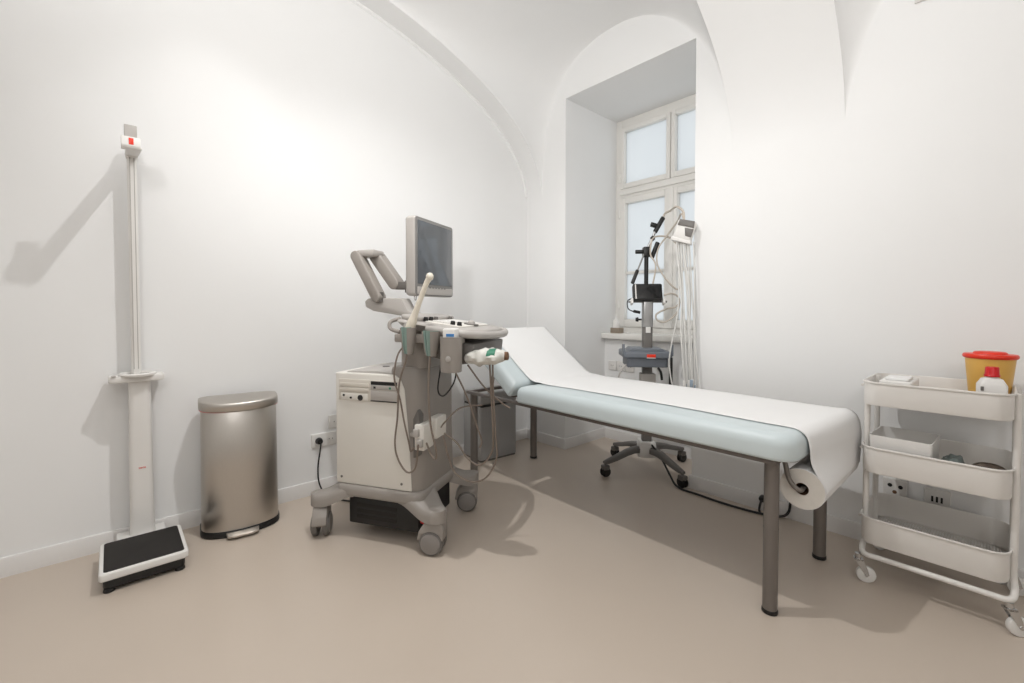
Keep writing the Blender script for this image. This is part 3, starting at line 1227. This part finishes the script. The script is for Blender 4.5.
tube(bm, [W(p) - o0 for p in ((.212, -.262, .95), (.205, -.268, .88), (.175, -.275, .78), (.155, -.262, .62), (.135, -.252, .50), (.145, -.240, .42), (.185, -.232, .365), (.225, -.228, .39), (.25, -.245, .50))], .0042, n=7, per=8)
obj('probe_cable', bm, CABLE, pb)

pb2 = thing('convex_ultrasound_probe', 'grey ultrasound probe seated in the green lined holder beside the cup', 'probe', tuple(W((.325, -.262, .93))))
o0 = Vector(pb2.location)
bm = NB()
lathe(bm, [(.0, .0), (.012, .0), (.016, .02), (.020, .045), (.026, .062), (.024, .072), (.0, .076)], 18, (0, 0, -.005), 1, .8)
obj('head', bm, GREYL, pb2, sharp=60)
bm = NB()
tube(bm, [W(p) - o0 for p in ((.325, -.262, .93), (.322, -.272, .87), (.318, -.275, .75), (.325, -.270, .60), (.345, -.262, .50), (.34, -.25, .45), (.31, -.235, .455), (.285, -.235, .51))], .0045, n=7, per=8)
obj('probe_cable', bm, CABLE, pb2)

# further cables: a loop from the first holder, and long loops towards the couch
lc1 = thing('linear_ultrasound_probe', 'slim taupe ultrasound probe behind the long cream probe in the first holder', 'probe', tuple(W((.192, -.246, .94))))
o0 = Vector(lc1.location)
bm = NB()
lathe(bm, [(.0, .0), (.008, .0), (.011, .03), (.013, .06), (.016, .085), (.013, .098), (.0, .1)], 14, (0, 0, 0), 1, .7)
obj('head', bm, GREYL, lc1, sharp=60)
bm = NB()
tube(bm, [W(p) - o0 for p in ((.192, -.246, .95), (.165, -.272, .90), (.152, -.28, .80), (.170, -.262, .70), (.182, -.250, .60), (.195, -.232, .50), (.20, -.225, .46), (.222, -.232, .48))], .004, n=7, per=8)
obj('probe_cable', bm, CABLE, lc1)

gl = thing('wipes_packet', 'small white packet with blue label standing in the cup of the machine', 'packet', tuple(W((.42, -.262, .8455))), CA)
bm = NB()
rbox(bm, -.030, .030, -.026, .026, 0, .176, .010, .006)
gb1 = obj('packet_body', bm, WHITEP, gl)
bm = NB()
box(bm, -.010, .026, -.0275, -.0258, .142, .154)
obj('blue_label', bm, BLUELB, gl)
# wrapped packet lying on the tray under the console
bg = thing('wrapped_packet', 'crumpled clear wrapped packet with green print under the console', 'packet', tuple(W((.545, -.205, .905))), CA)
bm = NB()
nU, nV = 26, 16
G = []
for i in range(nU + 1):
    t = i / nU
    s = math.sin(math.pi * min(1, max(0, t))) ** .5
    row = []
    for j in range(nV):
        a = 2 * math.pi * j / nV
        rr = .012 + .030 * s
        nn = noise.noise(Vector((t * 7, math.cos(a) * 2, math.sin(a) * 2))) * .014 * s
        row.append(bm.verts.new((-.085 + .19 * t, (rr + nn) * 1.05 * math.cos(a) + .0, (rr + nn) * .85 * math.sin(a) - .014 * (1 - t))))
    G.append(row)
for a, b in zip(G, G[1:]):
    for j in range(nV):
        face(bm, [a[j], a[(j + 1) % nV], b[(j + 1) % nV], b[j]])
face(bm, G[0]); face(bm, G[-1][::-1])
obj('wrapping', bm, FOIL, bg, sharp=30)
bm = NB()
cyl(bm, (.085, 0, -.001), (.112, 0, 0), .018, n=18, bev=.002)
obj('cardboard_end', bm, BROWN, bg)
bm = NB()
G = []
for i in range(6):
    for_row = []
    for j in range(5):
        t = .60 + .18 * i / 5
        a = -R(190 + 75 * j / 4)
        s = math.sin(math.pi * t) ** .5
        rr = .012 + .030 * s
        nn = noise.noise(Vector((t * 7, math.cos(a) * 2, math.sin(a) * 2))) * .014 * s + .0015
        for_row.append(bm.verts.new((-.085 + .19 * t, (rr + nn) * 1.05 * math.cos(a), (rr + nn) * .85 * math.sin(a) - .014 * (1 - t))))
    G.append(for_row)
for a, b in zip(G, G[1:]):
    for j in range(4):
        face(bm, [a[j], a[j + 1], b[j + 1], b[j]])
obj('green_label', bm, GREENLB, bg, sharp=60)

# loose hanging cable loops belonging to a fourth lead
lp = thing('probe_lead', 'taupe cable looping below the console towards the couch leg', 'cable', tuple(W((.40, -.19, .84))))
o0 = Vector(lp.location)
bm = NB()
tube(bm, [W(p) - o0 for p in ((.40, -.20, .845), (.45, -.17, .72), (.49, -.13, .56), (.50, -.11, .50), (.49, -.11, .47))], .0038, n=7, per=8)
obj('strand', bm, CABLE, lp)
bm = NB()
tube(bm, [W(p) - o0 for p in ((.47, -.20, .86), (.52, -.14, .76), (.58, -.08, .68), (.62, -.06, .65))], .0038, n=7, per=8)
obj('strand', bm, CABLE, lp)
bm = NB()
tube(bm, [W(p) - o0 for p in ((.575, -.17, .87), (.578, -.17, .74), (.585, -.16, .55), (.585, -.15, .44), (.53, -.14, .345), (.46, -.15, .325), (.39, -.16, .36), (.36, -.165, .43), (.335, -.17, .53))], .0042, n=7, per=8)
obj('strand', bm, CABLE, lp)
bm = NB()
tube(bm, [W(p) - o0 for p in ((.565, -.18, .87), (.57, -.175, .74), (.575, -.165, .55), (.565, -.155, .47), (.51, -.15, .405), (.45, -.155, .43), (.40, -.165, .50), (.34, -.17, .54))], .0042, n=7, per=8)
obj('strand', bm, CABLE, lp)

# ================================================================== ECG STAND
gx, gy = -1.64, 2.72
eg = thing('ecg_cart', 'grey wheeled stand with tray, black recorder and cable arm in the window recess', 'medical cart', (gx, gy, 0), R(42))
GM = Matrix.Translation((gx, gy, 0)) @ Matrix.Rotation(R(42), 4, 'Z')
LUP = Vector((-1.308, 2.592, 1.58))
_h = GM.inverted() @ (LUP + Vector((-.01, 0, .062)))
HK = (_h.x / .885, _h.y, _h.z)
LEGS = [tuple((Matrix.Rotation(R(-42), 3, 'Z') @ Vector((x, y, 0))).xy) for x, y in ((-.113, -.311), (.318, -.108), (-.306, .072), (.085, .338))]
bm = NB()
prism(bm, [(-.062, .100), (.062, .100), (.052, .205), (-.052, .205)], 'y', -.062, .062, None, bev=.006)
obj('hub', bm, WHITEP, eg)
for x, y in LEGS:
    v = Vector((x, y, 0))
    d = v.normalized()
    s = Vector((-d.y, d.x, 0))
    bm = NB()
    rings = []
    for t, z, w, hh in ((.20, .150, .030, .022), (.35, .150, .028, .020), (.5, .140, .026, .019), (.75, .115, .022, .017), (.95, .098, .019, .014), (1.03, .094, .012, .010)):
        c = v * t + Vector((0, 0, z))
        rings.append([c + s * (w * q) + Vector((0, 0, hh * h_)) for q, h_ in ((-1, -.8), (-1, .5), (-.6, 1), (.6, 1), (1, .5), (1, -.8))])
    loft(bm, rings)
    lg = obj('leg', bm, GREYD, eg, sharp=50)
    bm = NB()
    cyl(bm, (x, y, .06), (x, y, .10), .008, n=10)
    box(bm, x - .024, x + .024, y - .022, y + .022, .045, .078, Matrix.Translation((x, y, 0)) @ Matrix.Rotation(math.atan2(y, x), 4, 'Z') @ Matrix.Translation((-x, -y, 0)), bev=.008)
    obj('caster_fork', bm, GREYD, lg)
    bm = NB()
    for q in (-1, 1):
        cyl(bm, Vector((x, y, .033)) + s * q * .007, Vector((x, y, .033)) + s * q * .019, .033, .032, n=20, bev=.004)
    obj('caster_wheel', bm, BLACK, lg)
bm = NB()
rbox(bm, -.032, .032, -.03, .03, .16, .99, .012, .003)
lowc = obj('column', bm, GREYD, eg)
bm = NB()
rbox(bm, -.034, .034, -.032, .032, .985, 1.16, .012, .003)
obj('upper_column', bm, SILVER, eg)
bm = NB()
box(bm, -.016, .016, -.037, -.031, .945, .985, bev=.002)
obj('height_label', bm, WHITEP, lowc)
bm = NB()
cyl(bm, (-.038, 0, 1.035), (-.062, 0, 1.035), .006, n=10)
cyl(bm, (-.060, 0, 1.035), (-.078, 0, 1.035), .016, .013, n=14, bev=.002)
obj('clamp_knob', bm, BLACK, eg)
# tray
bm = NB()
rbox(bm, -.200, .155, -.15, .13, .785, .826, .03, (.006, .008))
tr = obj('tray', bm, GREYB, eg, xs=.885)
bm = NB()
rbox(bm, -.17, .13, -.125, .11, .722, .790, .025, .006)
obj('drawer', bm, GREYB, tr, xs=.885)
bm = NB()
prism(bm, [(-.16, .824), (.12, .824), (.09, .845), (-.13, .845)], 'y', -.11, .10, None, bev=.006)
obj('tray_top', bm, GREYB, tr, xs=.885)
bm = NB()
box(bm, -.034, .030, -.1535, -.1495, .790, .811, bev=.001)
lb = obj('red_label', bm, ORRED, tr, xs=.885)
bm = NB()
box(bm, -.034, .030, -.1532, -.1497, .785, .7895)
obj('white_strip', bm, WHITEP, lb, xs=.885)
for x in (-.200, .150):
    bm = NB()
    box(bm, x - .006, x + .010, -.14, -.10, .80, .875, bev=.004)
    obj('tray_hook', bm, GREYB, tr, xs=.885)
bm = NB()
tube(bm, [(-.18, -.13, .74), (-.22, -.15, .70), (-.24, -.16, .66)], .006, n=8)
obj('side_hook', bm, GREYL, tr, xs=.885)
bm = NB()
box(bm, .128, .152, -.15, -.13, .55, .79, bev=.003)
obj('strap', bm, BLACK, tr, xs=.885)
bm = NB()
tube(bm, [(.055, -.12, .72), (.075, -.12, .69), (.082, -.125, .64)], .009, n=8)
obj('lever', bm, BLACK, tr, xs=.885)
bm = NB()
box(bm, -.055, .055, -.06, .03, .60, .67, bev=.006)
obj('power_box', bm, GREYL, eg, xs=.885)
# recorder on top
DM = Matrix.Translation((-.03, -.02, 1.205)) @ Matrix.Rotation(R(28), 4, 'X')
bm = NB()
rbox(bm, -.118, .098, -.058, .058, -.02, .022, .012, .005, M=Matrix.Translation((0, -.035, 1.216)) @ Matrix.Rotation(R(70), 4, 'X'))
rec = obj('recorder', bm, BLACK, eg, xs=.885)
RM = Matrix.Translation((0, -.035, 1.216)) @ Matrix.Rotation(R(70), 4, 'X')
bm = NB()
rbox(bm, -.085, .088, -.050, .050, .0218, .0235, .006, .0006, M=RM)
obj('screen', bm, mat('black_glass', (.10, .10, .105), .12), rec, xs=.885)
bm = NB()
box(bm, -.103, -.095, -.052, .052, .0218, .0240, RM)
obj('white_stripe', bm, WHITEP, rec, xs=.885)
for x in (-.135, .100):
    bm = NB()
    box(bm, x, x + .016, -.080, -.045, -.03, .02, RM, bev=.003)
    obj('clamp', bm, WHITEP, rec, xs=.885)
bm = NB()
box(bm, -.14, .14, -.03, .03, 1.15, 1.162, bev=.003)
obj('shelf', bm, GREYD, eg, xs=.885)
bm = NB()
cyl(bm, (.0, .05, 1.15), (.0, .05, 1.50), .0165, n=16)
po = obj('post', bm, BLACK, eg, xs=.885)
bm = NB()
box(bm, -.028, .03, .02, .08, 1.465, 1.535, bev=.008)
cyl(bm, (-.085, .045, 1.502), (.03, .045, 1.502), .014, n=12, bev=.003)
cyl(bm, (.04, .045, 1.46), (.085, .045, 1.565), .017, n=12, bev=.003)
obj('clamp_joint', bm, BLACK, eg, xs=.885)
bm = NB()
cyl(bm, (-.02, .03, 1.49), (-.085, .0, 1.35), .0065, n=10)
h0 = obj('lever_rod', bm, SILVER, eg, xs=.885)
bm = NB()
cyl(bm, (-.075, .005, 1.372), (-.118, -.015, 1.28), .0135, n=12, bev=.003)
obj('grip', bm, BLACK, h0, xs=.885)
bm = NB()
cyl(bm, (.005, .045, 1.52), (.07, .045, 1.65), .010, n=12)
a1 = obj('arm_rod', bm, SILVER, eg, xs=.885)
bm = NB()
cyl(bm, (.062, .045, 1.635), (.125, .045, 1.735), .017, n=12, bev=.003)
cyl(bm, (.03, .045, 1.69), (.085, .045, 1.675), .017, n=12, bev=.003)
cyl(bm, (.035, .045, 1.585), (.055, .045, 1.60), .017, n=12, bev=.003)
obj('arm_joint', bm, BLACK, eg, xs=.885)
bm = NB()
tube(bm, [(.12, .045, 1.73), (.135, .03, 1.76), (.160, -.03, 1.765), (HK[0] - .03, HK[1] + .08, 1.745), (HK[0] - .005, HK[1] + .01, 1.70), HK], .0075, n=8)
obj('arm_hook', bm, CABLEC, eg, xs=.885)
bm = NB()
tube(bm, [HK, (HK[0] - .01, HK[1] + .03, 1.69), (.19, -.10, 1.68), (.14, .0, 1.60), (.085, .03, 1.52), (.075, .02, 1.42), (.12, .0, 1.33), (.18, -.02, 1.26), (.225, -.02, 1.24), (.25, -.01, 1.30), (.255, .0, 1.42), (.235, .01, 1.52), (.17, .02, 1.59), (.09, .03, 1.605), (.035, .01, 1.58), (.02, -.0, 1.48), (.055, -.02, 1.40), (.03, -.03, 1.26)], .006, n=8)
obj('patient_cable', bm, CABLEC, eg, xs=.885)
bm = NB()
tube(bm, [(.115, -.02, 1.20), (.18, -.03, 1.21), (.23, -.03, 1.17), (.21, -.03, 1.08), (.13, -.03, 1.02), (.07, -.03, 1.03), (.06, -.03, 1.07), (.13, -.03, 1.105), (.20, -.03, 1.12), (.235, -.03, 1.155)], .006, n=8)
obj('power_cable', bm, CABLEC, eg, xs=.885)
bm = NB()
tube(bm, [(-.12, -.02, 1.18), (-.155, -.03, 1.16), (-.15, -.03, 1.11), (-.11, -.03, 1.09), (-.075, -.03, 1.09)], .004, n=7)
tube(bm, [(-.11, -.03, 1.092), (-.06, -.03, 1.083)], .010, n=8, smooth=False)
obj('plug_lead', bm, BLACK, eg, xs=.885)
# floor cable of the stand to the wall plug
fc = thing('power_cord', 'black power cord lying on the floor from the wheeled stand to the wall', 'cord', (-1.10, 2.59, 0))
bm = NB()
tube(bm, [Vector(p) - Vector((-1.10, 2.59, 0)) for p in ((-1.60, 2.70, .20), (-1.50, 2.66, .14), (-1.40, 2.60, .06), (-1.33, 2.57, .012), (-1.2, 2.565, .007), (-1.06, 2.555, .007), (-.93, 2.562, .007), (-.83, 2.585, .007), (-.77, 2.612, .012), (-.745, 2.628, .04), (-.74, 2.634, .09))], .0065, n=8, per=8)
obj('cord', bm, BLACK, fc)
bm = NB()
cyl(bm, (.225, .058, .065), (.225, .036, .065), .020, .017, n=16, bev=.003)
obj('plug', bm, BLACK, fc)
bm = NB()
tube(bm, [(.225, .03, .06), (.225, .012, .045), (.226, -.002, .02), (.23, -.006, .008)], .006, n=8)
obj('cord_tail', bm, BLACK, fc)

# ECG lead unit hanging on the arm
lu = thing('ecg_lead_unit', 'white lead acquisition unit hanging from the arm with a bundle of white leads', 'lead unit', tuple(LUP), R(20))
UM = Matrix.Rotation(R(18), 4, 'Y')
bm = NB()
rbox(bm, -.058, .050, -.035, .03, -.058, .058, .015, .012, M=UM)
un = obj('unit_body', bm, WHITEP, lu)
bm = NB()
prism(bm, [(-.048, .055), (.038, .060), (.046, .020), (-.050, .018)], 'y', -.040, -.030, UM, bev=.003)
obj('grey_cover', bm, GREYD, un)
bm = NB()
prism(bm, [(-.005, .012), (.046, .014), (.048, -.036), (.012, -.034)], 'y', -.040, -.030, UM, bev=.003)
obj('grey_cover', bm, GREYD, un)
bm = NB()
prism(bm, [(-.062, -.050), (.052, -.050), (.060, -.075), (-.066, -.075)], 'y', -.034, .028, UM, bev=.004)
obj('connector_strip', bm, WHITEP, un)
for k in range(10):
    t = k / 9
    x0 = -.030 + .070 * t
    bm = NB()
    x1 = .008 + .045 * t + random.uniform(-.012, .012)
    zb = -.90 - random.uniform(0, .09)
    y0 = -.02 + .03 * ((k * 7) % 5) / 4
    tube(bm, [(x0 - .02, y0 * .5, -.07 + .035 * (0.5 - t)), (x0 - .02 + .005, y0, -.14), (x0 * .7 + x1 * .3 + random.uniform(-.012, .012), y0 - .01, -.38), (x1 * .7 + x0 * .3 + random.uniform(-.012, .012), y0 - .01, -.62), (x1, y0, zb)], .0042, n=6, per=6)
    ld = obj('lead', bm, CABLEW, lu)
    bm = NB()
    box(bm, x1 - .009, x1 + .009, y0 - .009, y0 + .009, zb - .04, zb + .005, bev=.004)
    obj('clip', bm, BLUEC if k % 2 else WHITEP, ld)
bm = NB()
tube(bm, [(-.04, .0, -.07), (-.035, -.01, -.3), (-.04, -.01, -.5), (-.08, -.0, -.72), (-.09, .02, -.82), (-.075, .02, -.93), (-.05, .01, -1.02)], .0042, n=6)
obj('lead', bm, CABLEW, lu)
bm = NB()
tube(bm, [(.045, .0, -.07), (.055, -.01, -.35), (.06, -.01, -.65), (.085, -.01, -.95), (.09, 0, -1.05)], .0042, n=6)
obj('lead', bm, CABLEW, lu)

# small bottle on the window sill
sb = thing('sill_bottle', 'small white pointed bottle standing in a tan tin on the window sill', 'bottle', (-2.20, 3.16, .9055))
bm = NB()
lathe(bm, [(.0, .0), (.026, .0), (.028, .006), (.028, .085), (.020, .105), (.008, .118), (.005, .155), (.0, .157)], 20)
obj('bottle_body', bm, WHITEP, sb, sharp=50)
bm = NB()
box(bm, -.034, .055, -.034, .034, 0, .046, bev=.004)
obj('tin', bm, TAN, sb)

# ================================================================== TROLLEY
tx, ty = -.175, 2.415
tl = thing('utility_trolley', 'white metal three-tier utility trolley on casters against the wall', 'trolley', (tx, ty, 0))
TX0, TX1, TY0, TY1 = -.383 - tx, .026 - tx, 2.235 - ty, 2.59 - ty


def tray(z0, z1):
    bm = NB()
    th = .0025
    rc = .055
    rings = []
    for e, z in ((.003, z0), (.0, z0 + .006), (0, z1 - .004), (-.004, z1 - .003), (-.0055, z1 + .001), (-.004, z1 + .004), (.000, z1 + .004), (th, z1), (th, z0 + .008)):
        rings.append([(x, y, z) for x, y in rrect(TX0 + e, TX1 - e, TY0 + e, TY1 - e, rc - e, 8)])
    loft(bm, rings, None, (False, False))
    tr = obj('tray', bm, TROLLEY, tl, sharp=50)
    bm = NB()   # wire mesh bottom with a solid border strip
    zz = z0 + .004
    ring1 = [(x, y, zz) for x, y in rrect(TX0 + .002, TX1 - .002, TY0 + .002, TY1 - .002, rc, 8)]
    ring2 = [(x, y, zz) for x, y in rrect(TX0 + .018, TX1 - .018, TY0 + .018, TY1 - .018, rc - .016, 8)]
    loft(bm, [ring1, ring2], None, (False, False))
    k = 0
    step = .0085
    nx = int((TX1 - TX0 - .034) / step)
    ny = int((TY1 - TY0 - .034) / step)
    for i in range(nx + 1):
        x = TX0 + .017 + i * step
        vs = [bm.verts.new(p) for p in ((x - .0019, TY0 + .012, zz), (x + .0019, TY0 + .012, zz), (x + .0019, TY1 - .012, zz), (x - .0019, TY1 - .012, zz))]
        face(bm, vs)
    for j in range(ny + 1):
        y = TY0 + .017 + j * step
        vs = [bm.verts.new(p) for p in ((TX0 + .012, y - .0019, zz + .0006), (TX1 - .012, y - .0019, zz + .0006), (TX1 - .012, y + .0019, zz + .0006), (TX0 + .012, y + .0019, zz + .0006))]
        face(bm, vs)
    mb = obj('mesh_bottom', bm, TROLLEY, tr, kind='stuff')
    return tr


for z0, z1 in ((.722, .812), (.452, .552), (.165, .268)):
    tray(z0, z1)
# U-shaped tube frames front and back
for y, s_ in ((TY0 + .075, -1), (TY1 - .075, 1)):
    bm = NB()
    yb = y + s_ * .070
    xa, xb = TX0 + .008, TX1 + .008
    tube(bm, [(xa, y, .812), (xa, y, .40), (xa, y, .19), (xa - .003, y + s_ * .02, .145), (xa, y + s_ * .05, .122), (xa + .018, yb, .118), (xa + .06, yb, .118), (0, yb, .118), (xb - .06, yb, .118), (xb - .018, yb, .118), (xb, y + s_ * .05, .122), (xb + .003, y + s_ * .02, .145), (xb, y, .19), (xb, y, .40), (xb, y, .812)], .0105, n=10, per=5)
    obj('frame', bm, TROLLEY, tl, sharp=60)
bm = NB()
for x in (TX0 - .010, TX1 + .012):
    for z in (.79, .53, .245):
        bm = NB()
        cyl(bm, (x, TY0 + .075, z), (x, TY1 - .075, z), .006, n=8)
        obj('cross_bar', bm, TROLLEY, tl)
for x, y, a in ((TX0 - .002, TY0 + .008, 20), (TX1 - .0, TY0 + .008, 35), (TX0 + .002, TY1 - .008, 60), (TX1 - .0, TY1 - .008, 10)):
    Mx = Matrix.Translation((x, y, 0)) @ Matrix.Rotation(R(a), 4, 'Z')
    bm = NB()
    cyl(bm, (x, y, .088), (x, y, .112), .011, n=14)
    for q in (-1, 1):
        prism(bm, [(-.014, .092), (.016, .092), (.030, .055), (.036, .032), (.024, .028), (.004, .06)], 'y', q * .012 - .001, q * .012 + .001, Mx)
    box(bm, -.014, .016, -.013, .013, .086, .093, Mx)
    fk = obj('caster_fork', bm, CHROME, tl)
    bm = NB()
    cyl(bm, Mx @ Vector((.027, -.0095, .0325)), Mx @ Vector((.027, .0095, .0325)), .0325, n=24, bev=.004)
    obj('caster_wheel', bm, WHITEP, fk)
    bm = NB()
    cyl(bm, Mx @ Vector((.027, -.0145, .0325)), Mx @ Vector((.027, .0145, .0325)), .006, n=10)
    obj('axle', bm, CHROME, fk)

ZT0, ZT1, ZT2 = .722 + .0052, .452 + .0052, .165 + .0052
# sharps container
sp = thing('sharps_container', 'yellow sharps container with orange-red lid on the top tray', 'sharps bin', (-.038, 2.475, ZT0))
bm = NB()
lathe(bm, [(.0, .0), (.048, .0), (.052, .005), (.068, .192), (.0685, .196), (.0, .196)], 36)
obj('bucket', bm, YELLOW, sp, sharp=40)
bm = NB()
lathe(bm, [(.0, .190), (.071, .190), (.0745, .194), (.075, .201), (.072, .206), (.047, .207), (.045, .212), (.041, .215), (.0, .2155)], 36)
obj('lid', bm, ORRED, sp, sharp=40)
# disinfectant bottle
db = thing('disinfectant_bottle', 'white square bottle with red screw cap before the yellow container', 'bottle', (-.030, 2.345, ZT0), R(12))
bm = NB()
rings = []
for z, hw, rc in ((0, .034, .008), (.004, .036, .010), (.104, .036, .010), (.126, .026, .010), (.131, .017, .016), (.137, .0165, .0155)):
    rings.append([(x, y, z) for x, y in rrect(-hw, hw, -hw * .85, hw * .85, rc, 5)])
loft(bm, rings)
obj('bottle_body', bm, WHITEP, db, sharp=40)
bm = NB()
lathe(bm, [(.0, .134), (.0205, .134), (.0215, .138), (.0190, .143), (.0178, .166), (.0162, .169), (.0, .1695)], 22)
obj('cap', bm, RED, db, sharp=40)
bm = NB()
box(bm, -.034, -.026, -.0342, -.0325, .085, .10)
obj('label_mark', bm, GREYD, db)

# packet of swabs on the top tray
ws = thing('swab_packet', 'flat white packet of swabs lying at the empty end of the top tray', 'packet', (-.292, 2.43, ZT0))
bm = NB()
rbox(bm, -.052, .052, -.105, .105, 0, .088, .012, .008)
obj('packet_body', bm, WHITEP, ws)
bm = NB()
rbox(bm, -.035, .040, -.09, .03, .0875, .098, .010, .004)
obj('folded_flap', bm, PAPER, ws)
rdn = 0
for x, y, a in ((-.150, 2.345, 10), (-.122, 2.36, -30)):
    bm = NB()
    rbox(bm, -.011, .011, -.006, .006, .0, .060, .003, .002)
    o = obj('ampoule', bm, WHITEP, None)
    o.location = (x, y, ZT0)
    o.rotation_euler = (0, 0, R(a))
    tag(o, 'small white vial with orange cap standing in the top tray', 'vial', 'orange capped vials in the top tray')
    bm = NB()
    rbox(bm, -.010, .010, -.007, .007, .0595, .070, .003, .002)
    obj('orange_cap', bm, ORRED, o)

# white box in the middle tray
wb2 = thing('storage_box', 'open white plastic storage box in the middle tray', 'box', (-.264, 2.365, ZT1), R(-2))
bm = NB()
rings = []
for e, z in ((.008, 0), (.005, .004), (0, .140), (.0, .142), (.003, .142), (.003, .140), (.008, .006)):
    rings.append([(x, y, z) for x, y in rrect(-.094 + e, .094 - e, -.105 + e, .105 - e, .010, 4)])
loft(bm, rings)
obj('box_shell', bm, WHITEP, wb2)
# grey gloves
gvt = thing('crumpled_glove', 'crumpled grey green glove beside the white storage box', 'glove', (-.124, 2.39, ZT1))
bm = NB()
bmesh.ops.create_icosphere(bm, subdivisions=4, radius=1)
for vv in bm.verts:
    p = vv.co.copy()
    n_ = noise.noise(p * 1.6) * .35 + noise.noise(p * 4.0) * .16
    p = p * (1 + n_)
    z = p.z * .044 + .044
    vv.co = Vector((p.x * .034, p.y * .070, max(.0, z)))
obj('glove_body', bm, GLOVE, gvt, sharp=70)
bm = NB()
tube(bm, [(-.01, -.04, .06), (-.03, -.075, .055), (-.045, -.085, .03)], lambda t: .013 - .005 * t, n=10)
tube(bm, [(.02, -.05, .05), (.045, -.08, .045), (.06, -.06, .02)], lambda t: .013 - .004 * t, n=10)
obj('finger', bm, GLOVE, gvt, sharp=70)
# dish
dsh = thing('steel_dish', 'shallow oval taupe metal dish in the middle tray beside the glove', 'dish', (-.031, 2.385, ZT1))
bm = NB()
lathe(bm, [(.0, .03), (.030, .03), (.034, .032), (.052, .078), (.056, .080), (.057, .077), (.040, .026), (.0, .024)], 32, (0, 0, -.024), .84, 1.9)
obj('dish_bowl', bm, DISH, dsh, sharp=50)
bm = NB()
tube(bm, [(.045 * math.cos(2 * math.pi * k / 24), .101 * math.sin(2 * math.pi * k / 24), .056) for k in range(24)], .003, n=6, closed=True, per=2)
obj('rim', bm, DISH, dsh, sharp=60, merge=True)

# ================================================================== SOCKETS
def plate(parent, M, w, h):
    bm = NB()
    rbox(bm, -w / 2, w / 2, -h / 2, h / 2, 0, .010, .006, (.0005, .004), M=M)
    return obj('plate', bm, WHITEP, parent)


def recess(parent, M, r=.019):
    bm = NB()
    lathe(bm, [(r + .002, .0100), (r, .0112), (r - .002, .010), (r - .003, .0105), (.0, .0102)], 24, M=M, cap=(False, False))
    s = obj('socket_ring', bm, WHITEP, parent)
    for q in (-1, 1):
        bm = NB()
        lathe(bm, [(.003, .0103), (.003, .0112), (.0, .0112)], 8, (q * .0095, 0, 0), M=M)
        obj('pin_hole', bm, BLACK, s)
    return s


# local z of these matrices points away from the wall into the room, local y is up
ML = Matrix(((0, 0, 1, 0), (1, 0, 0, 0), (0, 1, 0, 0), (0, 0, 0, 1)))
s1 = thing('double_wall_socket', 'white double wall socket with a black plug beside the ultrasound machine', 'socket', (XL, .945, .318))
plate(s1, ML @ Matrix.Translation((0, 0, 0)), .152, .081)
recess(s1, ML @ Matrix.Translation((.036, 0, 0)))
recess(s1, ML @ Matrix.Translation((-.036, 0, 0)))
s2 = thing('wall_socket', 'white single wall socket above the double socket', 'socket', (XL, 1.012, .418))
plate(s2, ML, .081, .081)
recess(s2, ML)
pc = thing('machine_power_cord', 'black plug and cord hanging from the double wall socket', 'cord', (XL + .012, .909, .318))
bm = NB()
cyl(bm, (0, 0, 0), (.028, 0, 0), .021, .017, n=18, bev=.003)
obj('plug', bm, BLACK, pc)
bm = NB()
tube(bm, [(.024, 0, 0), (.036, 0, -.012), (.036, -.006, -.06), (.032, -.016, -.15), (.035, -.012, -.24), (.06, .01, -.30), (.12, .03, -.309), (.20, .06, -.311), (.27, .10, -.31)], .0045, n=8, per=8)
obj('cord', bm, BLACK, pc)
MB_ = Matrix(((1, 0, 0, 0), (0, 0, -1, 0), (0, 1, 0, 0), (0, 0, 0, 1)))
s3 = thing('data_wall_socket', 'white wall outlet with two round holes behind the trolley', 'socket', (-.325, YB, .287))
pl3 = plate(s3, MB_, .085, .085)
for x, z in ((-.017, .012), (.020, .010)):
    bm = NB()
    lathe(bm, [(.0, .0095), (.0085, .0095), (.0085, .0115), (.0, .0115)], 16, (x, z, 0), M=MB_)
    obj('outlet_hole', bm, BLACK, s3)
bm = NB()
lathe(bm, [(.0, .0095), (.008, .0095), (.008, .0115), (.0, .0115)], 16, (.0, -.016, 0), M=MB_)
obj('outlet_hole', bm, BROWN, s3)
s4 = thing('wall_outlet', 'white wall outlet with three upright slots behind the trolley', 'socket', (-.185, YB, .280))
plate(s4, MB_, .085, .085)
for x in (-.015, 0, .015):
    bm = NB()
    box(bm, x - .0035, x + .0035, -.012, .012, .0095, .0115, MB_)
    obj('outlet_slot', bm, BLACK, s4)
for x, wh in ((-2.235, 'beside the recess corner'), (-2.15, 'in the middle of the row of three'), (-2.065, 'just beside the grey stand')):
    s5 = thing('recess_wall_socket', 'white socket under the window sill ' + wh, 'socket', (x, NYS, .63), group='sockets under the window sill')
    plate(s5, MB_, .081, .081)
    recess(s5, MB_)
# small ventilation cover high on the window wall
vt = thing('wall_vent', 'small white vent cover high on the window wall above the trolley', 'vent', (-.245, YB, 2.492))
bm = NB()
box(bm, -.05, .05, -.016, 0, -.05, .05, bev=.004)
obj('cover', bm, WHITEP, vt)
for k in range(4):
    bm = NB()
    box(bm, -.038, .038, -.0185, -.015, -.034 + k * .02, -.026 + k * .02)
    obj('slat', bm, GREYL, vt)
